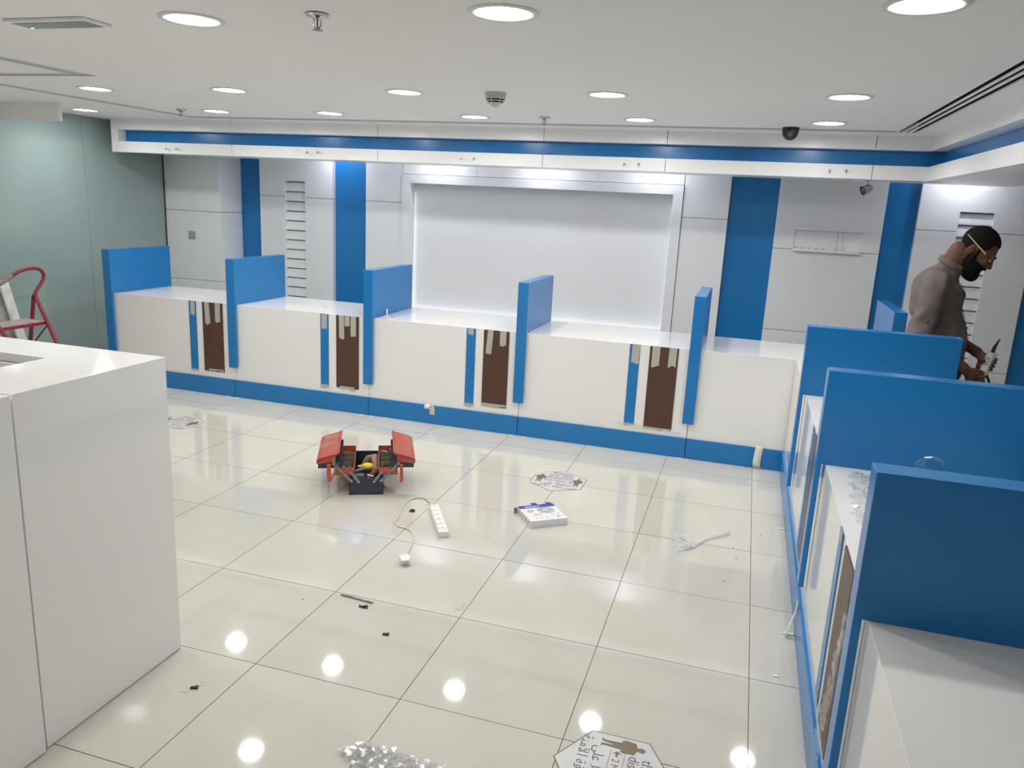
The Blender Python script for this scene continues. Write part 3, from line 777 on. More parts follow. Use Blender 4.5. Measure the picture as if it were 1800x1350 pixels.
def clip(label, px, py, rz, kind):
    p = lay(px, py); t = MB()
    if kind == 'plug': t.box(-.012, .012, -.005, .005, 0, .007, bev=.001).box(.006, .014, -.007, .007, 0, .009, bev=.001)
    elif kind == 'clip': t.tube([(-.02, .008, .004), (-.016, -.006, .004), (.0, .002, .004), (.018, .002, .009), (.02, -.006, .004), (-.004, -.006, .004)], .0035, 6)
    elif kind == 'ring': t.tube([(.011 * math.cos(k * PI / 6), .011 * math.sin(k * PI / 6), .006) for k in range(12)], .0045, 8, closed=True).box(-.018, -.008, -.005, .003, 0, .008, bev=.001)
    o = t.obj('plastic_clip' if kind != 'ring' else 'cable_clip', BLACK, smooth=True); o.location = p; o.rotation_euler.z = rz
    return tag(o, label, 'clip', 'black plastic bits on the floor')


clip('bent black plastic clip beside the drill bit', 639, 1067.5, .1, 'clip')
clip('black wall plug alone on the tile in front of the drill bit', 677.5, 1116, .2, 'plug')
clip('black ring-shaped cable clip inside the loop of cable', 725, 899, .3, 'ring')
clip('black chip beside broken clear plastic near the white desk', 341, 1210, .4, 'plug')

CLEAR = film('clear_film', .17, haze=.025); CLEAR2 = film('thin_film', .25, haze=.06); MILK = film('milky_film', .3, (.95, .95, .95), haze=.38)


def crumple(name, label, cat, pts, amp, n=34, mt=CLEAR, seed=1, lift=.004, thick=.0006, z0=0.0):
    """crumpled sheet: outline pts (world xy, quad) filled with a noisy grid"""
    rng = np.random.RandomState(seed)
    g = rng.rand(3, n + 1, n + 1)
    def sm(a, k):
        for _ in range(k):
            a = (a + np.roll(a, 1, 0) + np.roll(a, -1, 0) + np.roll(a, 1, 1) + np.roll(a, -1, 1)) / 5
        return a
    hh = sm(g[0], 1) * .55 + sm(g[1], 4) * 1.6; hh = (hh - hh.min()) / (hh.max() - hh.min())
    P = [np.array(p[:2]) for p in pts]; V = []; F = []
    for i in range(n + 1):
        for j in range(n + 1):
            u, v = i / n, j / n
            ed = 1 + .10 * (g[2, i, j] - .5)
            q = (P[0] * (1 - u) * (1 - v) + P[1] * u * (1 - v) + P[2] * u * v + P[3] * (1 - u) * v)
            e = min(u, v, 1 - u, 1 - v)
            jit = (g[1:, i, j] - .5) * amp * .9
            V.append((q[0] + jit[0], q[1] + jit[1], z0 + lift + amp * (hh[i, j] ** 1.6) * (.35 + min(1, e * 6) * .65)))
    for i in range(n):
        for j in range(n):
            a = i * (n + 1) + j; F.append((a, a + 1, a + n + 2, a + n + 1))
    o = raw(name, V, F, mt, smooth=False)
    return tag(o, label, cat)


L4 = lambda *q: [lay(*p) for p in q]
crumple('plastic_sheet', 'crumpled clear plastic wrap on the floor at the bottom edge', 'plastic wrap', L4((592, 1322), (640, 1308), (790, 1352), (720, 1420)), .03, n=64, seed=3)
crumple('plastic_wrap', 'small crumpled clear plastic bag with a twisted tail on the floor', 'plastic wrap', L4((1192, 972), (1182, 940), (1206, 943), (1222, 963)), .022, n=22, mt=MILK, seed=5)
tail = MB().tube([Vector(lay(*q)) + Vector((0, 0, z)) for q, z in (((1204, 966), .008), ((1222, 961), .007), ((1240, 950), .006), ((1262, 945), .008), ((1280, 939), .01))], [.014, .008, .005, .009, .013], 7).obj('twisted_tail', MILK, bpy.data.objects['plastic_wrap'])
crumple('film_scrap', 'scrap of milky film on the tile near the middle of the floor', 'plastic wrap', L4((799, 1074), (803, 1065), (818, 1058), (812, 1072)), .008, n=10, mt=MILK, seed=7)
for k, q in enumerate(((350, 1204), (344, 1208), (357, 1198), (325, 1216))):
    o = MB().poly([(-.012, -.005), (.008, -.007), (.013, .004), (-.006, .008)], .003, bev=.0005).obj('plastic_shard', MILK); o.location = lay(*q); o.rotation_euler.z = k * 1.1
    tag(o, 'broken clear plastic shards near the foot of the white desk', 'shard', 'plastic shards by the desk')
# wrap on the right counter, film hanging over its front, shred on the divider
crumple('bubble_wrap', 'crumpled clear bubble wrap on the right counter top', 'plastic wrap', [(4.44, .30, 0), (4.48, .86, 0), (4.88, .70, 0), (4.86, .10, 0)], .035, n=44, mt=film('wrap_film', .33, haze=.07), seed=11, z0=.80, lift=.003)
V = []; F = []; rng = np.random.RandomState(9); n = 26
for i in range(n + 1):
    for j in range(9):
        z = .70 - .52 * i / n; wd = .03 + .10 * (i / n) ** 1.3
        V.append((4.398 - .012 - .012 * rng.rand(), -.02 - .12 + wd * (j / 8 - .2) + .02 * (rng.rand() - .5) + .12 * (i / n) * .9, z))
for i in range(n):
    for j in range(8): a = i * 9 + j; F.append((a, a + 1, a + 10, a + 9))
o = raw('hanging_film', V, F, CLEAR2, smooth=False)
tag(o, 'clear film hanging down over the wood strip of the right counter', 'plastic wrap')
sp = [onz(x, y, 1.185) for x, y in ((1618, 819),)][0]
o = MB().tube([(0, 0, .002), (-.006, .004, .012), (.006, .006, .026), (.022, .006, .031), (.034, .008, .027), (.044, .008, .024), (.046, .008, .012)], [.01, .009, .004, .003, .004, .003, .001], 6).obj('plastic_shred', CLEAR, smooth=False)
o.location = (sp[0], -.27, 1.181); tag(o, 'curled clear plastic shred on top of the nearest right divider', 'plastic wrap')
p = onz(1530, 845, .80)
o = MB().tube([(0, 0, 0), (.012, -.03, .012), (.03, -.07, .018)], [.003, .004, .003], 8).obj('pencil_stub', mat('olive_wood', (.16, .13, .05), .5, noise=((30, 30, 30), (.2, .16, .07), .4, .7)), smooth=True); o.location = (p[0], p[1], .803)
tag(o, 'thin olive stick on the right counter behind the bubble wrap', 'stick')
p = onz(683, 556, .80)
t = thing('plastic_bracket', 'small white plastic bracket standing on the third counter bay', 'bracket', (p[0], p[1], .80))
MB().box(-.03, .03, -.02, .02, 0, .008, bev=.002).box(-.02, -.008, -.006, .006, .008, .06, bev=.003).obj('base', WPLAST, t)
MB().tube([(.01, 0, .008), (.04, -.02, .006), (.06, -.035, .006)], .006, 8).obj('arm', GREYM, t, smooth=True)
p = onz(571, 539.5, .80)
o = MB().poly([(-.016, -.008), (.01, -.012), (.018, .003), (-.006, .012)], .006, bev=.001).obj('paper_crumb', CREAM); o.location = (p[0], p[1], .80); tag(o, 'small crumb on the top of the second counter bay', 'scrap')


def curl(name, label, pts, wdt, mt, parent_axis='x'):
    """strip of tape following pts (x,y,z centre line), width along given axis"""
    V = []; F = []
    ax = np.array([1, 0, 0]) if parent_axis == 'x' else np.array([0, 1, 0])
    for p in pts: V += [np.array(p) - ax * wdt / 2, np.array(p) + ax * wdt / 2]
    for i in range(len(pts) - 1): F.append((2 * i, 2 * i + 1, 2 * i + 3, 2 * i + 2))
    o = raw(name, V, F, mt); o.modifiers.new('thickness', 'SOLIDIFY').thickness = .001
    return tag(o, label, 'tape', 'tape ends on the kick plates')


p = ony(757, 716, 3.262); x, z = p[0], .15
curl('curled_tape', 'curled pale tape end on the kick plate of the third bay', [(x + .01, 3.2675, z - .075), (x + .01, 3.267, z - .03), (x + .005, 3.262, z), (x - .01, 3.25, z + .012), (x - .02, 3.235, z + .005), (x - .02, 3.228, z - .02)], .045, PALETAPE)
p = ony(1332, 805, 3.262); x = p[0]
curl('curled_tape', 'long pale tape end hanging over the corner kick plate to the floor', [(x + .004, 3.267, .168), (x + .002, 3.262, .14), (x - .004, 3.25, .09), (x - .006, 3.25, .04), (x + .002, 3.258, .004)], .052, PALETAPE)
curl('curled_tape', 'pale tape strip stuck on the right kick plate foot', [(4.379, 1.02, .15), (4.378, 1.02, .10), (4.36, 1.0, .05), (4.345, .97, .008)], .03, PALETAPE, 'y')
for k, (q, s) in enumerate((((404, 696), .02), ((419, 698.5), .02), ((637, 728.5), .02), ((655, 730.5), .014), ((899, 763.8), .02), ((922, 767), .015), ((1194, 805), .02), ((1209, 807), .012), ((1373, 930), .02), ((1386, 1114), .028), ((1363, 1189), .014), ((716, 714), .02), ((566, 757), .02), ((752, 887), .01))):
    o = MB().poly([(-s, -s * .35), (s * .6, -s * .5), (s, s * .3), (-s * .5, s * .45)], .004, bev=.0006).obj('paper_scrap', PALETAPE); p = lay(*q)
    o.location = (p[0], min(p[1], 3.245), 0); o.rotation_euler.z = random.uniform(-.5, .5)
    tag(o, 'tiny scraps of pale tape scattered on the floor along the counters', 'scrap', 'tape scraps on the floor')
for k, q in enumerate(((858, 943), (533, 1054), (1272, 1022), (1289, 964), (1294, 982), (394, 705), (1338, 940), (1310, 822), (808, 761))):
    o = MB().sphere((0, 0, .0018), (.0035, .0025, .002), u=8, v=6).obj('dirt_crumb', BLACK); o.location = lay(*q); tag(o, 'dark specks of dirt scattered on the tiles', 'crumb', 'dark crumbs on the floor')

# ================================================================== LEFT: LADDER, BOARDS, PLASTIC ON THE GLASS
LRED = mat('ladder_red', (.26, .018, .028), .45, noise=((14, 14, 14), (.31, .03, .04), .4, .7), bump=(30, .1))
t = thing('step_ladder', 'red steel step ladder with a loop handle by the glass wall', 'ladder', (-1.66, 2.57, 0)); LO = Vector((-1.66, 2.57, 0))
XL = -1.70
hp = onx(61, 522, XL)
def LP(p): return Vector(p) - LO
loop = [onx(x, y, XL) for x, y in ((60, 520), (64, 510), (71, 500), (76, 491), (77, 483), (73, 476), (66, 472), (57, 471.5), (45, 473), (33, 477), (22, 484), (10, 491), (-8, 502))]
yw = 2.40
L0 = loop[-1]; loop += [np.array([XL, L0[1] - .05, L0[2] - .04]), np.array([XL, L0[1] - .08, L0[2] - .10])]
MB().tube([LP(p) for p in loop], .0145, 10).obj('loop_handle', LRED, t, smooth=True)
ga, gb = onx(20, 485, XL), onx(-3, 499, XL)
MB().tube([LP(ga), LP(gb)], .023, 12).obj('grip', mat('dirty_foam', (.30, .27, .20), .9, noise=((40, 40, 40), (.22, .2, .15), .4, .7)), t, smooth=True)
MB().tube([LP(onx(22, 484, XL)), LP(ga)], .02, 12).obj('grip_collar', BLACK, t, smooth=True)
Fr = onz(82, 564, .60); Bk = onz(49, 558.5, .60); Fl = onz(4, 577, .60); Fl = Fr + (Fl - Fr) * 1.0
for y_, nm in ((hp[1], 'r'), (Fl[1] - .005, 'l')):
    dy = 0 if nm == 'r' else 0
    hz_ = hp[2]
    f0 = Vector((XL + .012, y_, hz_)); st = Vector((Fr[0], y_ + (Fr[1] - hp[1]) * (nm == 'r'), .60)); fl = f0 + (st - f0) * (hz_ / (hz_ - .60)); fl.z = 0.0
    MB().tube([LP(f0), LP(st), LP(fl + Vector((0, 0, .012)))], .016, 10).obj('front_leg', LRED, t, smooth=True)
    b1 = Vector((XL - .012, y_, hz_)); b2 = Vector((XL - .17, y_ - .0, .012))
    MB().tube([LP(b1), LP(b2)], .016, 10).obj('rear_leg', LRED, t, smooth=True)
    MB().tube([LP(f0 + Vector((.0, 0, 0))), LP(b1)], .022, 10).obj('hinge', BLACK, t, smooth=True)
    MB().tube([LP((Fr[0] - .05, y_, .57)), LP((XL - .075, y_, .36))], .006, 8).obj('strut', BLACK, t, smooth=True)
    for q in (fl, b2): MB().lathe([(0, 0), (.017, 0), (.017, .03), (0, .03)], c=tuple(LP((q.x, q.y, 0))), n=12).obj('foot', BLACK, t)
WORN = mat('worn_step', (.45, .40, .37), .7, noise=((12, 30, 12), (.30, .12, .11), .55, .75))
for zc, xo, nm in ((.60, 0, 'step'), (.30, .085, 'step')):
    x1, x0 = Fr[0] + xo, Fr[0] + xo - .23
    st = MB().box(x0 - LO.x, x1 - LO.x, Fl[1] - LO.y, Fr[1] - LO.y, zc - .03, zc - .002, bev=.004).obj(nm, LRED, t)
    MB().box(x0 - LO.x + .004, x1 - LO.x - .004, Fl[1] - LO.y + .004, Fr[1] - LO.y - .004, zc - .002, zc + .001).obj('tread', WORN, st)
# boards leaning behind the ladder
def lean(label, px4, X, mt):
    a_, b_, c_, d_ = [onx(*q, X) for q in px4]        # top-left, top-right, lower-right, lower-left; run on down to the floor
    c_ = c_ + (c_ - b_) * ((c_[2] - .004) / (b_[2] - c_[2])); d_ = d_ + (d_ - a_) * ((d_[2] - .004) / (a_[2] - d_[2]))
    o = MB().poly([(q[1], q[2]) for q in (a_, b_, c_, d_)], .018, axis='x', base=X).obj('leaning_board', mt)
    return tag(o, label, 'board')


lean('narrow white board leaning by the ladder', ((-6, 492), (10, 490), (32, 557), (17, 560)), -1.95, WTRIM)
lean('grey board leaning at the left edge behind the ladder', ((-40, 478), (-9, 492), (14, 560), (-25, 570)), -2.0, GREYM)
n = 40; V = []; F = []; rng = np.random.RandomState(2); g = rng.rand(n + 1, 13)
for i in range(n + 1):
    for j in range(13):
        V.append((-2.035 + .03 * (g[i, j]) * (.4 + .6 * math.sin(j * 1.9) ** 2), 2.60 + (.03 + .14 * (1 - abs(i / n - .35))) * j / 12 + .01 * g[i, j - 1], .25 + 1.75 * i / n))
for i in range(n):
    for j in range(12): a = i * 13 + j; F.append((a, a + 1, a + 14, a + 13))
o = raw('plastic_drape', V, F, film('drape_film', .25, haze=.16), smooth=False)
tag(o, 'clear plastic sheet hanging at the left end of the glass wall', 'plastic sheet')

# ================================================================== PERSON
class Field:
    """signed distance grid; primitives blend smoothly; surface-nets meshing"""
    def __init__(s, lo, hi, h):
        s.lo = np.array(lo, float); s.h = h; s.n = np.ceil((np.array(hi) - s.lo) / h).astype(int) + 1
        s.f = np.full(s.n, .06, np.float32)

    def _win(s, lo, hi):
        a = np.clip(np.floor((lo - s.lo) / s.h).astype(int), 0, s.n); b = np.clip(np.ceil((hi - s.lo) / s.h).astype(int) + 1, 0, s.n)
        sl = tuple(slice(i, j) for i, j in zip(a, b))
        ax = [s.lo[k] + s.h * np.arange(a[k], b[k], dtype=np.float32) for k in range(3)]
        return sl, np.meshgrid(*ax, indexing='ij')

    def _put(s, sl, d, k, sub=False):
        g = s.f[sl]
        if sub:
            s.f[sl] = np.maximum(g, -d); return
        if k <= 0: s.f[sl] = np.minimum(g, d); return
        hh = np.clip(.5 + .5 * (g - d) / k, 0, 1)
        s.f[sl] = g * (1 - hh) + d * hh - k * hh * (1 - hh)

    def cap(s, a, b, ra, rb=None, k=.02, sub=False):
        a, b = np.array(a, float), np.array(b, float); rb = ra if rb is None else rb; m_ = max(ra, rb) + .07
        sl, (X, Y, Z) = s._win(np.minimum(a, b) - m_, np.maximum(a, b) + m_)
        ab = b - a; L2 = ab @ ab + 1e-12
        t = np.clip(((X - a[0]) * ab[0] + (Y - a[1]) * ab[1] + (Z - a[2]) * ab[2]) / L2, 0, 1)
        d = np.sqrt((X - a[0] - t * ab[0]) ** 2 + (Y - a[1] - t * ab[1]) ** 2 + (Z - a[2] - t * ab[2]) ** 2) - (ra + (rb - ra) * t)
        s._put(sl, d, k, sub); return s

    def ell(s, c, r, k=.02, R=None, sub=False, clip=None):
        c, r = np.array(c, float), np.array(r, float); m_ = r.max() + .07
        sl, (X, Y, Z) = s._win(c - m_, c + m_)
        D = np.stack([X - c[0], Y - c[1], Z - c[2]], -1)
        if R is not None: D = D @ R          # columns of R are the local axes
        q = D / r; l = np.sqrt((q ** 2).sum(-1)) + 1e-9; l2 = np.sqrt(((D / r ** 2) ** 2).sum(-1)) + 1e-9
        d = l * (l - 1) / l2
        if clip is not None: d = np.maximum(d, clip(X, Y, Z))
        s._put(sl, d.astype(np.float32), k, sub); return s

    def cut(s, fn):
        sl, (X, Y, Z) = s._win(s.lo, s.lo + s.h * s.n); s.f = np.maximum(s.f, fn(X, Y, Z).astype(np.float32)); return s

    def mesh(s):
        f = s.f; ins = f < 0; n = s.n
        c = [ins[i:n[0] - 1 + i, j:n[1] - 1 + j, k:n[2] - 1 + k] for i in (0, 1) for j in (0, 1) for k in (0, 1)]
        anyin = np.logical_or.reduce(c); allin = np.logical_and.reduce(c); act = anyin & ~allin
        idx = np.full(act.shape, -1, np.int64); cells = np.argwhere(act); idx[act] = np.arange(len(cells))
        acc = np.zeros((len(cells), 3)); cnt = np.zeros(len(cells))
        cor = [(i, j, k) for i in (0, 1) for j in (0, 1) for k in (0, 1)]
        for a in range(8):
            for b in range(a + 1, 8):
                A, Bc = np.array(cor[a]), np.array(cor[b])
                if abs(A - Bc).sum() != 1: continue
                fa = f[tuple((cells + A).T)]; fb = f[tuple((cells + Bc).T)]
                mk = (fa < 0) != (fb < 0); t = np.where(mk, fa / np.where(mk, fa - fb, 1), 0)
                acc += (A + (Bc - A) * t[:, None]) * mk[:, None]; cnt += mk
        V = s.lo + s.h * (cells + acc / cnt[:, None])
        F = []
        for ax in range(3):
            o1, o2 = [k for k in range(3) if k != ax]
            sl0 = [slice(1, -1)] * 3; sl1 = [slice(1, -1)] * 3
            sl0[ax] = slice(0, -1); sl1[ax] = slice(1, None)
            e = np.argwhere(ins[tuple(sl0)] != ins[tuple(sl1)])
            off = np.array([1, 1, 1]); off[ax] = 0; e = e + off
            st = ins[tuple(e.T)]
            e1 = np.zeros(3, int); e1[o1] = 1; e2 = np.zeros(3, int); e2[o2] = 1
            q = [idx[tuple((e - d).T)] for d in (e1 * 0, e1, e1 + e2, e2)]
            Q = np.stack(q, 1)
            flip = st if ax == 1 else ~st
            Q[flip] = Q[flip][:, ::-1]
            F.append(Q)
        F = np.concatenate(F); F = F[(F >= 0).all(1)]
        return V, F


MP = np.array([5.131, 2.91]); MF = np.array([.978, -.21]); MLf = np.array([.21, .978])


def mobj(name, fld, material, parent=None, sm=1):
    V, F = fld.mesh()
    P = np.stack([MP[0] + V[:, 0] * MF[0] + V[:, 1] * MLf[0], MP[1] + V[:, 0] * MF[1] + V[:, 1] * MLf[1], V[:, 2]], 1)
    me = bpy.data.meshes.new(name); me.from_pydata(P.tolist(), [], F[:, ::-1].tolist()); me.update()
    bm = bmesh.new(); bm.from_mesh(me)
    for _ in range(sm): bmesh.ops.smooth_vert(bm, verts=bm.verts[:], factor=.5, use_axis_x=True, use_axis_y=True, use_axis_z=True)
    bmesh.ops.recalc_face_normals(bm, faces=bm.faces[:]); bm.to_mesh(me); bm.free()
    for p in me.polygons: p.use_smooth = True
    o = bpy.data.objects.new(name, me); COL.objects.link(o); me.materials.append(material)
    if parent is not None: o.parent = parent
    return o


SKIN = mat('skin', (.17, .085, .05), .6, spec=.25, noise=((25, 25, 25), (.14, .068, .04), .4, .7))
SHIRT = mat('shirt_linen', (.175, .148, .132), .9, spec=.15, noise=((90, 90, 260), (.16, .135, .12), .35, .7), bump=(60, .35))
HAIR = mat('dark_hair', (.006, .005, .005), .75, spec=.15, noise=((60, 60, 200), (.014, .011, .01), .4, .7), bump=(220, .5))
TROU = mat('dark_trousers', (.02, .02, .025), .85, noise=((40, 40, 40), (.03, .03, .035), .4, .7))
# head frame: face looks forward and down
hc = np.array([.142, 0, 1.63]); q45 = math.radians(44)
hf = np.array([math.cos(q45), 0, -math.sin(q45)]); ht = np.array([0, 1., 0]); hu = np.array([math.sin(q45), 0, math.cos(q45)])
RH = np.stack([hf, ht, hu], 1)
def HP(f, t_, u): return hc + hf * f + ht * t_ + hu * u
def hloc(X, Y, Z):
    D = [X - hc[0], Y - hc[1], Z - hc[2]]
    return (D[0] * hf[0] + D[2] * hf[2], D[1], D[0] * hu[0] + D[2] * hu[2])


# key joints (s forward, t left, z up)
SH = {-1: (-.035, -.19, 1.405), 1: (-.03, .19, 1.40)}
EL = {-1: (-.085, -.265, 1.10), 1: (.0, .25, 1.12)}
WRI = {-1: (.17, -.12, .945), 1: (.235, .10, 1.012)}
TUB0, TUB1 = np.array([.262, -.005, .80]), np.array([.309, -.005, 1.03]); tax = (TUB1 - TUB0) / np.linalg.norm(TUB1 - TUB0)

body = Field((-.32, -.42, -.02), (.42, .40, 1.80), .0052)
body.ell((-.02, 0, 1.30), (.115, .155, .18), k=.05).ell((.02, 0, 1.06), (.125, .15, .20), k=.05).ell((.0, 0, .92), (.12, .155, .13), k=.05)
body.cap((-.035, -.15, 1.42), (-.035, .15, 1.42), .055, k=.05)
body.cap((-.01, 0, 1.43), tuple(HP(-.045, 0, -.085)), .062, .056, k=.04)
for sd in (-1, 1):
    body.cap((0, .085 * sd, .88), (.02, .095 * sd, .48), .082, .058, k=.04).cap((.02, .095 * sd, .48), (-.02, .10 * sd, .09), .056, .038, k=.03)
    body.cap((-.05, .10 * sd, .04), (.13, .12 * sd, .032), .036, .03, k=.03)
    body.cap(SH[sd], EL[sd], .05, .042, k=.03).cap(EL[sd], WRI[sd], .042, .028, k=.02)
# head
body.ell(HP(-.005, 0, .02), (.098, .077, .090), R=RH, k=.0).ell(HP(.045, 0, -.045), (.072, .060, .085), R=RH, k=.03)
body.ell(HP(.06, 0, -.095), (.05, .046, .036), R=RH, k=.02).cap(HP(.096, -.03, .018), HP(.096, .03, .018), .014, k=.012)
body.cap(HP(.108, 0, .004), HP(.131, 0, -.03), .008, .0125, k=.01)
for sd in (-1, 1):
    body.ell(HP(.126, .011 * sd, -.034), (.009, .008, .007), R=RH, k=.006)
    body.ell(HP(.108, .03 * sd, -.0), (.014, .015, .009), R=RH, sub=True)
    body.ell(HP(.085, .042 * sd, -.028), (.018, .014, .014), R=RH, k=.015)
    body.ell(HP(-.018, .077 * sd, -.042), (.021, .009, .031), R=RH, k=.006)
    body.ell(HP(-.014, .088 * sd, -.04), (.011, .006, .018), R=RH, sub=True)
body.cap(HP(.112, -.017, -.071), HP(.112, .017, -.071), .0065, k=.006)
# left hand: palm behind the cartridge, fingers round its front
def ring(cen, ang, r): # point round the cartridge axis, ang 0 = forward, 90 = left(away)
    return cen + np.array([math.cos(ang), math.sin(ang), 0]) * r
body.cap(WRI[1], (.275, .045, .985), .028, .026, k=.015).cap((.275, .048, .995), (.262, .046, .935), .021, .021, k=.015)
for i, (zz, a1, rr) in enumerate(((.995, -35, .0092), (.974, -50, .0096), (.952, -55, .0092), (.932, -45, .0082))):
    cen = TUB0 + tax * ((zz - TUB0[2]) / tax[2]); rad = .027 + rr * .8
    pp = [ring(cen, math.radians(a_), rad + (.012 if a_ > 70 else 0)) for a_ in (95, 55, 20, -8, a1)]
    for u0, u1 in zip(pp, pp[1:]): body.cap(u0, u1, rr, rr * .95, k=.003)
cen = TUB0 + tax * ((.985 - TUB0[2]) / tax[2])
pp = [ring(cen, math.radians(a_), .038) for a_ in (115, 160, 200, 225)]
for u0, u1 in zip(pp, pp[1:]): body.cap(u0, u1, .0115, .0105, k=.004)
# right hand round the gun handle
HA, HB = np.array([.262, -.055, .905]), np.array([.245, -.06, .80])
body.cap(WRI[-1], (.222, -.095, .90), .029, .030, k=.015).cap((.222, -.093, .915), (.21, -.093, .84), .022, .02, k=.015)
hax = (HB - HA) / np.linalg.norm(HB - HA)
for i, (dd, rr) in enumerate(((.012, .0095), (.033, .0098), (.054, .0094), (.074, .0082))):
    cen = HA + hax * dd
    pp = [ring(cen, math.radians(a_), .026) for a_ in (-125, -75, -25, 20, 60, 95)]
    for u0, u1 in zip(pp, pp[1:]): body.cap(u0, u1, rr, rr * .95, k=.003)
pp = [np.array([.222, -.075, .918]), np.array([.235, -.035, .925]), np.array([.262, -.022, .918]), np.array([.282, -.03, .912])]
for u0, u1 in zip(pp, pp[1:]): body.cap(u0, u1, .0115, .0105, k=.004)
person = mobj('person', body, SKIN)
tag(person, 'bearded man in a grey-brown shirt looking down at a sealant gun', 'person')
# shirt
sh = Field((-.34, -.42, .74), (.34, .40, 1.58), .0062)
sh.ell((-.025, 0, 1.30), (.142, .178, .185), k=.05).ell((.022, 0, 1.06), (.152, .168, .22), k=.05).ell((.02, 0, .90), (.15, .172, .16), k=.06)
sh.ell((-.06, 0, 1.40), (.09, .15, .09), k=.05).cap((-.035, -.16, 1.425), (-.035, .16, 1.425), .062, k=.05)
sh.cap((-.012, 0, 1.45), (.03, 0, 1.52), .072, .066, k=.03)
for sd in (-1, 1):
    E_ = np.array(EL[sd]); S_ = np.array(SH[sd]); c_ = S_ + (E_ - S_) * 1.04
    sh.cap(S_, c_, .074, .066, k=.03)
    w_ = np.array(WRI[sd]) - E_; w_ /= np.linalg.norm(w_)
    sh.cap(E_, E_ + w_ * (.055 if sd < 0 else .10), .066, .056 if sd < 0 else .052, k=.02).cap(E_ + w_ * (.03 if sd < 0 else .07), E_ + w_ * (.06 if sd < 0 else .1), .062 if sd < 0 else .056, k=.006)
X = np.meshgrid(*[sh.lo[k] + sh.h * np.arange(sh.n[k]) for k in range(3)], indexing='ij')
ph = 2.2 * np.sin(X[1] * 13 + X[2] * 9) + 1.6 * np.sin(X[0] * 17 - X[2] * 11)
wr_ = (.0062 * np.sin(X[2] * 26 - X[0] * 34 + ph) * np.sin(X[0] * 15 + X[2] * 8 + X[1] * 7 + 1.3) ** 2 + .0026 * np.sin(X[2] * 47 + X[0] * 20 - ph * 1.7)).astype(np.float32)
sh.f = sh.f + wr_
nb = np.array([.045, 0, 1.533]); nd = np.array([.50, 0, .866])   # neck opening plane
sh.cut(lambda X, Y, Z: ((X - nb[0]) * nd[0] + (Z - nb[2]) * nd[2]))
sh.cut(lambda X, Y, Z: .79 - Z)
shirt = mobj('shirt', sh, SHIRT, person)
co = Field((-.12, -.13, 1.40), (.18, .13, 1.64), .0045)
for k in range(40):
    a_ = 2 * PI * k / 40; a2 = 2 * PI * (k + 1) / 40
    def cp_(a_, up): 
        r_ = .074 + .004 * up; fdip = -.03 * max(0, math.cos(a_)) ** 2
        b_ = np.array([.012, 0, 1.515]) + np.array([math.cos(a_) * r_ * .9, math.sin(a_) * r_, 0]) @ np.array([[.88, 0, -.47], [0, 1, 0], [.47, 0, .88]])
        return b_ + np.array([.012, 0, .02]) * up + np.array([0, 0, fdip])
    if abs(math.atan2(math.sin(a_), math.cos(a_))) < .30: continue
    co.cap(cp_(a_, 0), cp_(a_, 1), .007, .006, k=.006).cap(cp_(a_, 1), cp_(a2, 1), .006, k=.004)
mobj('collar', co, SHIRT, person)
# pocket flap, placket, buttons
def mloc(s_, t_, z_): return (MP[0] + s_ * MF[0] + t_ * MLf[0], MP[1] + s_ * MF[1] + t_ * MLf[1], z_)
# trousers and shoes
tr_ = Field((-.22, -.26, .0), (.24, .26, 1.0), .008)
tr_.ell((.0, 0, .90), (.135, .168, .13), k=.05)
for sd in (-1, 1): tr_.cap((0, .085 * sd, .88), (.02, .095 * sd, .48), .095, .075, k=.03).cap((.02, .095 * sd, .48), (-.02, .10 * sd, .09), .073, .06, k=.03)
tr_.cut(lambda X, Y, Z: .07 - Z)
mobj('trousers', tr_, TROU, person)
for sd in (-1, 1):
    f_ = Field((-.16, -.25, -.01), (.24, .25, .12), .007)
    f_.cap((-.06, .10 * sd, .05), (.15, .122 * sd, .042), .047, .04, k=.02); f_.cut(lambda X, Y, Z: .002 - Z)
    mobj('shoe', f_, BLACK, person)
# hair and beard
hr = Field((-.05, -.13, 1.48), (.32, .13, 1.80), .0042)
def hairclip(X, Y, Z):
    f_, t_, u_ = hloc(X, Y, Z)
    a_ = -(u_ + .110 - (f_ + .06) * 1.30) / 1.64
    tem = -(np.sqrt((f_ - .078) ** 2 + (np.abs(t_) - .06) ** 2 + (u_ - .052) ** 2) - .034)   # receding temples
    return np.maximum(np.maximum(a_, f_ - .078), tem)
hr.ell(HP(-.008, 0, .024), (.104, .0815, .095), R=RH, k=0, clip=hairclip)
hr.ell(HP(-.012, -.08, -.04), (.033, .03, .046), R=RH, sub=True); hr.ell(HP(-.012, .08, -.04), (.033, .03, .046), R=RH, sub=True)
mobj('hair', hr, HAIR, person)
bd = Field((.0, -.12, 1.36), (.34, .12, 1.68), .0042)
def beardclip(X, Y, Z):
    f_, t_, u_ = hloc(X, Y, Z)
    top = u_ + .052 + .45 * np.maximum(0, .055 - f_) * -1
    return np.maximum(np.maximum(top, -(f_ - .0)), -(u_ + .19))
bd.ell(HP(.042, 0, -.05), (.080, .069, .094), R=RH, k=0, clip=beardclip)
bd.ell(HP(.072, 0, -.112), (.064, .058, .048), R=RH, k=.015, clip=beardclip)
bd.ell(HP(.10, 0, -.128), (.042, .038, .032), R=RH, k=.02)
bd.cap(HP(.115, -.028, -.060), HP(.123, 0, -.052), .008, .009, k=.006).cap(HP(.115, .028, -.060), HP(.123, 0, -.052), .008, .009, k=.006)
for sd in (-1, 1): bd.cap(HP(.018, .071 * sd, -.01), HP(.03, .066 * sd, -.07), .009, .012, k=.01)
mobj('beard', bd, HAIR, person)
